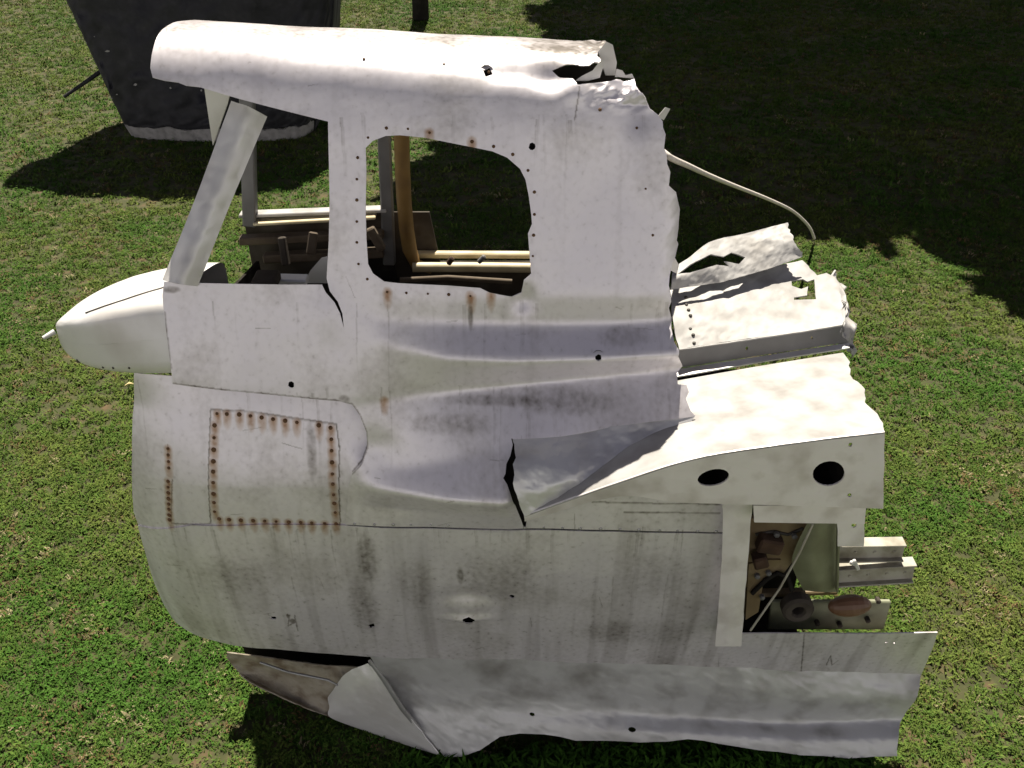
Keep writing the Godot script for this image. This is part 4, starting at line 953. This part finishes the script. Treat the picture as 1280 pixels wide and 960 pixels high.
func build_inside(w: Node3D) -> void:
	# far wall of the cabin: skin, sill rail, posts, rear window frame
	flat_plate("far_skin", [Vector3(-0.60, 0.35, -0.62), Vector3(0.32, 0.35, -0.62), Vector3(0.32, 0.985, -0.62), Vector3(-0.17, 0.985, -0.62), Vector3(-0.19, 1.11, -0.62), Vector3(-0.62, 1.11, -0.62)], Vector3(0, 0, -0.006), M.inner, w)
	bar("sill_rail", Vector3(-0.6208, 1.113, -0.6), Vector3(-0.2839, 1.1266, -0.6), 0.008, 0.03, M.chalky, w)
	bar("sill_rail", Vector3(-0.5865, 1.0997, -0.585), Vector3(-0.3085, 1.1153, -0.585), 0.007, 0.03, M.cream, w)
	bar("far_stringer", Vector3(-0.624, 1.0586, -0.58), Vector3(-0.2926, 1.0744, -0.58), 0.018, 0.03, M.timber, w)
	bar("far_stringer", Vector3(-0.5734, 1.0168, -0.575), Vector3(-0.295, 1.0309, -0.575), 0.02, 0.03, M.timber, w)
	bar("far_post", Vector3(-0.5981, 1.0898, -0.59), Vector3(-0.5719, 1.3775, -0.62), 0.03, 0.03, M.step, w)
	bar("far_post", Vector3(-0.286, 0.9935, -0.59), Vector3(-0.2799, 1.3775, -0.62), 0.028, 0.025, M.step, w)
	round_bar("far_window_frame", [Vector3(-0.2318, 1.3904, -0.575), Vector3(-0.2385, 1.304, -0.575), Vector3(-0.241, 1.2321, -0.575), Vector3(-0.2417, 1.1577, -0.575), Vector3(-0.2401, 1.0903, -0.575), Vector3(-0.2357, 1.0369, -0.575), Vector3(-0.2228, 1.0005, -0.575), Vector3(-0.1863, 0.9842, -0.575)], [0.017, 0.017, 0.017, 0.017, 0.017, 0.017, 0.014, 0.009], M.ochre, w)
	round_bar("far_window_bar", [Vector3(-0.229, 0.9995, -0.56), Vector3(-0.0923, 0.9995, -0.56), Vector3(0.0924, 0.9974, -0.56)], 0.0115, M.cream, w)
	bar("far_window_sill", Vector3(-0.2252, 1.0088, -0.61), Vector3(0.1127, 1.0067, -0.61), 0.014, 0.02, M.cream, w)
	bar("far_panel", Vector3(-0.3149, 1.0497, -0.6), Vector3(-0.2974, 0.9218, -0.6), 0.06, 0.012, M.dark, w)
	# floor, bulkheads and loose fittings
	var g := Geo.new()
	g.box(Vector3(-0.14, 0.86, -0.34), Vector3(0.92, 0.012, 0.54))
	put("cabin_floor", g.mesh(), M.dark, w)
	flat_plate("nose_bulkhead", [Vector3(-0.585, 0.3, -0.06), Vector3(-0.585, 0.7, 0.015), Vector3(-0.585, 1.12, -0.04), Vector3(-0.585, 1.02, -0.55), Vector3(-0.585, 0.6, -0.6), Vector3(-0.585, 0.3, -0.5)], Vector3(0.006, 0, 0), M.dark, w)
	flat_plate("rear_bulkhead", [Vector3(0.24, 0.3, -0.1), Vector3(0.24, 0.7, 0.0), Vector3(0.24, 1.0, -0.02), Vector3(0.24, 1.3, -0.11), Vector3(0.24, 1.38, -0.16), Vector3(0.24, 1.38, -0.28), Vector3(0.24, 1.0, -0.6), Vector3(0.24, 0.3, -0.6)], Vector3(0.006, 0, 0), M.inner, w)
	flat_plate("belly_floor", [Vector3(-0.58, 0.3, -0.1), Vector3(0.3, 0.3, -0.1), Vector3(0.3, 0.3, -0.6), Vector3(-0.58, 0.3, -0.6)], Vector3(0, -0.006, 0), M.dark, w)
	flat_plate("belly_frame", [Vector3(-0.66, 0.02, -0.2), Vector3(-0.05, 0.02, -0.2), Vector3(-0.05, 0.3, -0.2), Vector3(-0.66, 0.3, -0.2)], Vector3(0, 0, -0.006), M.dark, w)
	flat_plate("seat_bracket", [Vector3(-0.402, 1.1362, -0.2), Vector3(-0.3867, 1.1634, -0.2), Vector3(-0.3625, 1.1903, -0.2), Vector3(-0.3473, 1.1903, -0.2), Vector3(-0.3525, 1.1362, -0.2)], Vector3(0.01, 0.0, -0.006), M.white, w)
	bar("seat_rail", Vector3(-0.4742, 1.1822, -0.12), Vector3(-0.43, 1.1822, -0.12), 0.02, 0.05, M.inner, w)
	bar("seat_rail", Vector3(-0.4495, 1.1692, -0.15), Vector3(-0.3823, 1.1675, -0.15), 0.012, 0.03, M.white, w)
	bar("cockpit_bracket", Vector3(-0.5028, 1.1103, -0.48), Vector3(-0.4957, 1.0508, -0.46), 0.016, 0.02, M.inner, w)
	bar("cockpit_bracket", Vector3(-0.4403, 1.1043, -0.52), Vector3(-0.4488, 1.0592, -0.5), 0.02, 0.015, M.timber, w)
	bar("cockpit_bracket", Vector3(-0.3123, 1.1224, -0.5), Vector3(-0.2877, 1.0709, -0.5), 0.02, 0.015, M.timber, w)
	round_bar("control_tube", [Vector3(-0.2432, 1.0353, -0.42), Vector3(-0.1388, 1.0411, -0.42), Vector3(0, 1.0314, -0.42)], 0.006, M.timber, w, 8)
	bar("window_clip", Vector3(-0.1464, 1.0146, -0.545), Vector3(-0.1349, 1.0306, -0.545), 0.012, 0.012, M.rust_dark, w)
	bar("window_clip", Vector3(-0.0768, 1.0186, -0.545), Vector3(-0.0619, 1.0346, -0.545), 0.01, 0.012, M.step, w)
	# ribs and tubes inside the rear tear
	net_sheet("frame_web", [[Vector3(0.5831, 0.7334, 0.02), Vector3(0.6073, 0.7417, 0.03), Vector3(0.651, 0.7169, 0)],
		[Vector3(0.5719, 0.6075, 0), Vector3(0.6097, 0.6255, 0.02), Vector3(0.671, 0.5986, -0.01)],
		[Vector3(0.6155, 0.5045, -0.02), Vector3(0.6452, 0.519, 0), Vector3(0.689, 0.4999, -0.02)]], [], [], Vector2(12, 16), M.olive, w, 0.002, 0.003, [], "olive frame web inside the tear")
	round_bar("control_cable", [Vector3(0.58, 0.7444, 0.05), Vector3(0.5661, 0.6733, 0.05), Vector3(0.5403, 0.5777, 0.05), Vector3(0.4956, 0.4587, 0.05)], 0.0024, M.rail, w, 8)
	flat_plate("tan_bracket", [Vector3(0.4664, 0.7003, -0.02), Vector3(0.6015, 0.7003, -0.02), Vector3(0.5925, 0.6114, -0.02), Vector3(0.5678, 0.5542, -0.02), Vector3(0.4896, 0.5113, -0.02)], Vector3(0, 0, -0.01), M.tan_primer, w)
	flat_plate("tan_bracket", [Vector3(0.4897, 0.5831, -0.015), Vector3(0.5313, 0.5941, -0.015), Vector3(0.5544, 0.5941, -0.015), Vector3(0.5533, 0.5544, -0.015), Vector3(0.5262, 0.5454, -0.015), Vector3(0.5273, 0.4467, -0.015), Vector3(0.5028, 0.4231, -0.015)], Vector3(0, 0, -0.02), M.tan_primer, w)
	var box := Geo.new()
	box.box(Vector3(0.522, 0.646, -0.005), Vector3(0.05, 0.035, 0.03), Basis(Vector3(0, 0, 1), -0.2), 0.004)
	box.box(Vector3(0.5059, 0.6093, 0.002), Vector3(0.03, 0.03, 0.03), Basis(Vector3(0, 0, 1), 0.3), 0.004)
	put("rusty_clamp", box.mesh(), M.rust_dark, w)
	for c in [[Vector3(0.6224, 0.5893, -0.06), Vector3(0.8284, 0.5937, -0.06), 0.036], [Vector3(0.663, 0.5311, -0.05), Vector3(0.8568, 0.5469, -0.05), 0.04]]:
		var channel := Geo.new()
		var along: Vector3 = (c[1] - c[0]).normalized()
		var frame := Basis(along, along.cross(Vector3(0, 0, -1)).normalized(), Vector3(0, 0, 1))
		var middle: Vector3 = (c[0] + c[1]) / 2
		var long: float = c[0].distance_to(c[1])
		channel.box(middle + Vector3(0, 0, -0.012), Vector3(long, 0.004, 0.03), frame, 0.001)
		channel.box(middle + Vector3(0, -c[2] / 2, -0.004), Vector3(long * 0.99, c[2], 0.004), frame, 0.001)
		channel.box(middle + Vector3(0, -c[2], 0.002), Vector3(long * 0.985, 0.004, 0.016), frame, 0.001)
		for k in 5: channel.lathe(middle + along * long * (k * 0.2 - 0.4) + Vector3(0, -c[2] * 0.5, -0.002), Vector3(0, 0, 1), [Vector2(0.004, 0), Vector2(0.003, 0.002), Vector2(0, 0.0025)], 8)
		put("channel_rail", channel.mesh(), M.rail, w)
	# more of the broken structure in the bay
	round_bar("hose", [Vector3(0.5052, 0.5049, -0.01), Vector3(0.5301, 0.5456, -0.01), Vector3(0.5509, 0.5634, -0.01), Vector3(0.5744, 0.5501, -0.01), Vector3(0.5881, 0.514, -0.01)], 0.005, M.dark, w, 8)
	round_bar("hose", [Vector3(0.4943, 0.6585, -0.02), Vector3(0.5289, 0.6669, -0.02), Vector3(0.561, 0.6585, -0.02), Vector3(0.5893, 0.6753, -0.02)], 0.004, M.screw, w, 8)
	for q in [Vector3(0.5098, 0.554, -0.03), Vector3(0.5321, 0.5629, -0.03), Vector3(0.5344, 0.6669, -0.03), Vector3(0.5709, 0.6627, -0.03), Vector3(0.5276, 0.495, -0.03)]:
		var bolt := Geo.new()
		bolt.lathe(q + Vector3(0, 0, 0.02), Vector3(0, 0, 1), [Vector2(0.006, -0.004), Vector2(0.006, 0.004), Vector2(0.003, 0.006), Vector2(0, 0.006)], 6)
		put("bolt", bolt.mesh(), M.step, w)
	bar("bay_stringer", Vector3(0.5166, 0.4187, -0.1), Vector3(0.7215, 0.4283, -0.1), 0.012, 0.02, M.tan_primer, w)
	bar("bay_angle", Vector3(0.6195, 0.4993, -0.04), Vector3(0.6937, 0.4947, -0.04), 0.01, 0.02, M.step, w)
	bar("web_edge", Vector3(0.6399, 0.7235, 0.025), Vector3(0.68, 0.5188, -0.005), 0.004, 0.014, M.olive, w)
	for q in [Vector3(0.6724, 0.3807, -0.045), Vector3(0.7225, 0.3758, -0.045), Vector3(0.7814, 0.3904, -0.045), Vector3(0.7932, 0.4479, -0.045)]:
		var bolt := Geo.new()
		bolt.lathe(q, Vector3(0, 0, 1), [Vector2(0.006, -0.01), Vector2(0.006, 0.002), Vector2(0.003, 0.004), Vector2(0, 0.004)], 6)
		put("bolt", bolt.mesh(), M.inner, w)
	var pin := Geo.new()
	pin.box(Vector3(0.7186, 0.5673, -0.03), Vector3(0.008, 0.03, 0.008), Basis(Vector3(0, 0, 1), 0.5), 0.002)
	pin.box(Vector3(0.7112, 0.5718, -0.03), Vector3(0.014, 0.008, 0.008), Basis(Vector3(0, 0, 1), -0.4), 0.002)
	put("cotter_pin", pin.mesh(), M.white, w)
	var beam := Geo.new()
	beam.box(Vector3(0.6969, 0.3948, -0.06), Vector3(0.26, 0.085, 0.012), Basis(Vector3(0, 0, 1), 0.0), 0.003)
	put("lower_beam", beam.mesh(), M.olive, w)
	var boss := Geo.new()
	boss.lathe(Vector3(0.6128, 0.4484, -0.03), Vector3(0, 0, 1), [Vector2(0.034, -0.01), Vector2(0.034, 0.012), Vector2(0.028, 0.018), Vector2(0.016, 0.018), Vector2(0.013, 0.012), Vector2(0.013, -0.01)], 22)
	put("pulley_boss", boss.mesh(), M.inner, w)
	var knob := Geo.new()
	var shape := []
	for i in 11: shape.append(Vector2(0.024 * sin(PI * i / 10.0), -0.046 * cos(PI * i / 10.0)))
	knob.lathe(Vector3(0.7214, 0.4606, -0.02), Vector3(1, 0.1, 0).normalized(), shape, 16)
	put("corroded_coupling", knob.mesh(), M.rust_orange, w)
	flat_plate("bay_floor", [Vector3(0.2, 0.31, -0.033), Vector3(0.65, 0.31, -0.033), Vector3(0.65, 0.31, -0.3), Vector3(0.2, 0.31, -0.3)], Vector3(0, -0.004, 0), M.dark, w)

# ---------------------------------------------------------------- things around it
func build_dark_wreck() -> void:
	var base := Vector3(-1.83, 0, -4.5253)
	var w := thing("dark_wreck_panel", "black hull fragment standing on the grass behind the cockpit, pale scuffed lower edge", "wreckage", base)
	var rows := []
	# heights and half widths, leaning out as it rises
	for k in [[0.0, -0.56, 0.58, 0.02], [0.16, -0.60, 0.62, 0.05], [0.45, -0.68, 0.70, 0.02], [0.85, -0.80, 0.78, -0.04], [1.5, -0.98, 0.80, -0.12], [2.3, -0.95, 0.66, -0.2]]:
		rows.append([Vector3(k[1], k[0], k[3] - 0.16), Vector3(k[1] + 0.1, k[0] + 0.0, k[3]), Vector3(0.1, k[0], k[3] + 0.06), Vector3(k[2] - 0.1, k[0], k[3]), Vector3(k[2], k[0], k[3] - 0.16)])
	net_sheet("hull_skin", rows, [0, 0.12, 0.3, 0.115, 0.6, 0.12, 1, 0.10, 1, 1, 0.7, 0.96, 0.45, 1, 0.2, 0.94, 0, 1], [], Vector2(40, 40), M.navy, w, 0.022, 0.012, [4, 8, 0.05, 0.02])
	net_sheet("scuffed_lower_edge", rows, [0.02, -0.01, 0.3, 0.0, 0.6, 0.0, 1, -0.01, 1, 0.096, 0.6, 0.115, 0.3, 0.11, 0.02, 0.116], [], Vector2(60, 6), M.chalk, w, 0.022, 0.014, [4, 7, 0.03, 0.016])
	var back := []
	for k in [[0.0, -0.5, 0.55, -0.5], [0.8, -0.76, 0.75, -0.5], [2.25, -0.9, 0.6, -0.5]]:
		back.append([Vector3(k[1], k[0], k[3]), Vector3(0.1, k[0], k[3] - 0.05), Vector3(k[2], k[0], k[3])])
	net_sheet("back_skin", back, [], [], Vector2(16, 16), M.navy, w, 0.02, 0.01)
	for s in [0, 1]:
		var side := []
		for k in [[0.0, [-0.56, 0.58][s], -0.14], [0.8, [-0.78, 0.76][s], -0.2], [2.2, [-0.94, 0.66][s], -0.4]]: side.append([Vector3(k[1], k[0], k[2]), Vector3(k[1], k[0], -0.5)])
		net_sheet("end_skin", side, [], [], Vector2(8, 16), M.navy, w, 0.02, 0.01)
	var flecks := Geo.new()
	var r := RandomNumberGenerator.new()
	r.seed = 4
	for i in 30:
		var p := Vector2(r.randf_range(0.1, 0.95), clampf(0.42 + r.randfn() * 0.09, 0.15, 0.9))
		var c := net_point(p, rows, 0.022) + Vector3(0, 0, 0.003)
		var a := r.randf_range(-0.4, 0.4)
		var d := Vector3(cos(a), sin(a), 0) * r.randf_range(0.004, 0.018); var u := Vector3(-sin(a), cos(a), -0.12) * r.randf_range(0.003, 0.007)
		flecks.quad(c - d, c + u * 1.3, c + d, c - u)
	put("chipped_paint_flecks", flecks.mesh(), M.chalk, w).set_meta("kind", "stuff")
	round_bar("bent_rod", [Vector3(-2.4979, 0.3747, -4.66) - base, Vector3(-2.6022, 0.3136, -4.6) - base, Vector3(-2.7211, 0.2453, -4.55) - base], [0.014, 0.012, 0.01], M.navy, w, 8)

func build_small_things() -> void:
	var rope := Geo.new()
	var path := [Vector3(0.2882, 1.3525, -0.34), Vector3(0.3112, 1.3364, -0.34)]
	path.append(Vector3(0.3947, 1.2268, -0.6)); path.append(Vector3(0.5154, 1.075, -0.95)); path.append(Vector3(0.6906, 0.875, -1.4)); path.append(Vector3(0.9234, 0.6386, -1.9)); path.append(Vector3(1.1348, 0.4325, -2.3)); path.append(Vector3(1.287, 0.2615, -2.6)); path.append(Vector3(1.3892, 0.1338, -2.8)); path.append(Vector3(1.4579, 0.0283, -2.93))
	var smooth := []
	for i in 61: smooth.append(spline(path, i / 60.0))
	rope.tube(smooth, 0.0065, 8)
	tag(put(numbered("rope"), rope.mesh(), M.rope, self), "pale rope trailing from the cabin's torn rear edge down to the grass", "rope")
	var post := thing("post", "short dark weathered post standing alone on the far lawn", "post", Vector3(-0.8176, 0, -7.8221))
	var g := Geo.new()
	g.tube([Vector3(0, -0.05, 0), Vector3(0.005, 0.5, 0), Vector3(0, 1.1, 0.01)], [0.075, 0.068, 0.062], 12)
	put("shaft", g.mesh(), M.dark, post)
	var cap := Geo.new()
	cap.lathe(Vector3(0, 1.1, 0.01), Vector3.UP, [Vector2(0.072, -0.03), Vector2(0.074, 0.01), Vector2(0.05, 0.03), Vector2(0, 0.034)], 12)
	put("cap", cap.mesh(), M.navy, post)
	var leaf := Geo.new()
	var c := Vector3(-1.4178, 0.03, -1.6027)
	leaf.quad(c + Vector3(-0.016, -0.004, 0.004), c + Vector3(-0.002, 0.003, -0.011), c + Vector3(0.017, 0.0, -0.004), c + Vector3(0.003, 0.008, 0.010))
	leaf.quad(c + Vector3(-0.016, -0.006, 0.004), c + Vector3(0.003, 0.006, 0.010), c + Vector3(0.017, -0.002, -0.004), c + Vector3(-0.002, 0.001, -0.011))
	tag(put(numbered("fallen_leaf"), leaf.mesh(), M.dry_leaf, self), "pale dry fallen leaf on the grass left of the wreck, below its nose", "leaf")

func _ready() -> void:
	rng.seed = 20
	# ---- camera, sky, sun
	var cam := Camera3D.new()
	cam.name = "camera"
	cam.position = Vector3(0, 2.0, 1.55)
	cam.rotation_degrees = Vector3(-32.0, 0, 0)
	cam.fov = 41.830
	cam.near = 0.05; cam.far = 500
	add_child(cam)
	var env := Environment.new()
	env.background_mode = Environment.BG_SKY
	var sky_mat := ProceduralSkyMaterial.new()
	sky_mat.sky_top_color = Color(0.04, 0.065, 0.155)
	sky_mat.sky_horizon_color = Color(0.85, 0.83, 0.82)
	sky_mat.ground_bottom_color = Color(0.12, 0.14, 0.08)
	sky_mat.ground_horizon_color = Color(0.4, 0.45, 0.42)
	sky_mat.sky_energy_multiplier = 1.15
	sky_mat.sky_curve = 0.17
	var sky := Sky.new()
	sky.sky_material = sky_mat
	env.sky = sky
	env.tonemap_mode = Environment.TONE_MAPPER_LINEAR
	env.tonemap_exposure = 2.5
	env.sdfgi_enabled = true; env.ssao_enabled = true; env.ssil_enabled = true
	var we := WorldEnvironment.new()
	we.name = "environment"
	we.environment = env
	add_child(we)
	var sun := DirectionalLight3D.new()
	sun.name = "sun"
	sun.rotation_degrees = Vector3(-63, 180, 0)
	sun.light_energy = 1.35
	sun.light_color = Color(1.0, 0.965, 0.9)
	sun.light_angular_distance = 0.5
	sun.shadow_enabled = true
	add_child(sun)

	wobble.frequency = 0.05; wobble.seed = 2
	crumple.frequency = 0.22; crumple.seed = 7; crumple.fractal_octaves = 3
	prepare_hull()
	make_materials()
	build_lawn()
	build_tree(Vector3(2.9, 0, -10.6), 5.6, [[Vector3(-0.9, 3.0, 1.2), Vector3(1.7, 1.4, 1.8), 3400], [Vector3(1.2, 2.9, 1.6), Vector3(1.9, 1.4, 1.9), 3400], [Vector3(0.3, 4.2, 0.2), Vector3(2.2, 1.5, 2.0), 3000], [Vector3(-1.1, 2.8, 4.2), Vector3(1.7, 1.2, 1.8), 3400], [Vector3(0.6, 2.7, 5.0), Vector3(1.9, 1.1, 1.5), 3600], [Vector3(-2.3, 2.8, 4.6), Vector3(0.9, 0.9, 1.3), 1300], [Vector3(-2.55, 2.6, 5.8), Vector3(0.85, 0.8, 1.2), 1500]], "large leafy tree whose crown shades the lawn behind the wreck", 31)
	build_tree(Vector3(6.9, 0, -9.9), 5.2, [[Vector3(-0.9, 2.9, 1.8), Vector3(1.9, 1.4, 1.9), 3600], [Vector3(1.0, 3.0, 0.8), Vector3(1.8, 1.4, 1.9), 2600], [Vector3(-1.5, 2.6, 4.4), Vector3(1.8, 1.1, 1.7), 3400], [Vector3(-2.6, 2.5, 5.6), Vector3(1.4, 0.9, 1.2), 2400], [Vector3(-0.9, 2.6, 6.3), Vector3(1.8, 0.9, 1.4), 3400], [Vector3(0.8, 4.0, 2.4), Vector3(1.9, 1.3, 1.9), 2600], [Vector3(-3.5, 2.6, 6.0), Vector3(1.2, 0.8, 1.1), 1700], [Vector3(-2.4, 2.5, 6.9), Vector3(1.6, 0.8, 1.1), 2200]], "leafy tree beyond the right edge shading the far right lawn", 37)
	build_dark_wreck()
	build_wreck()
	build_small_things()
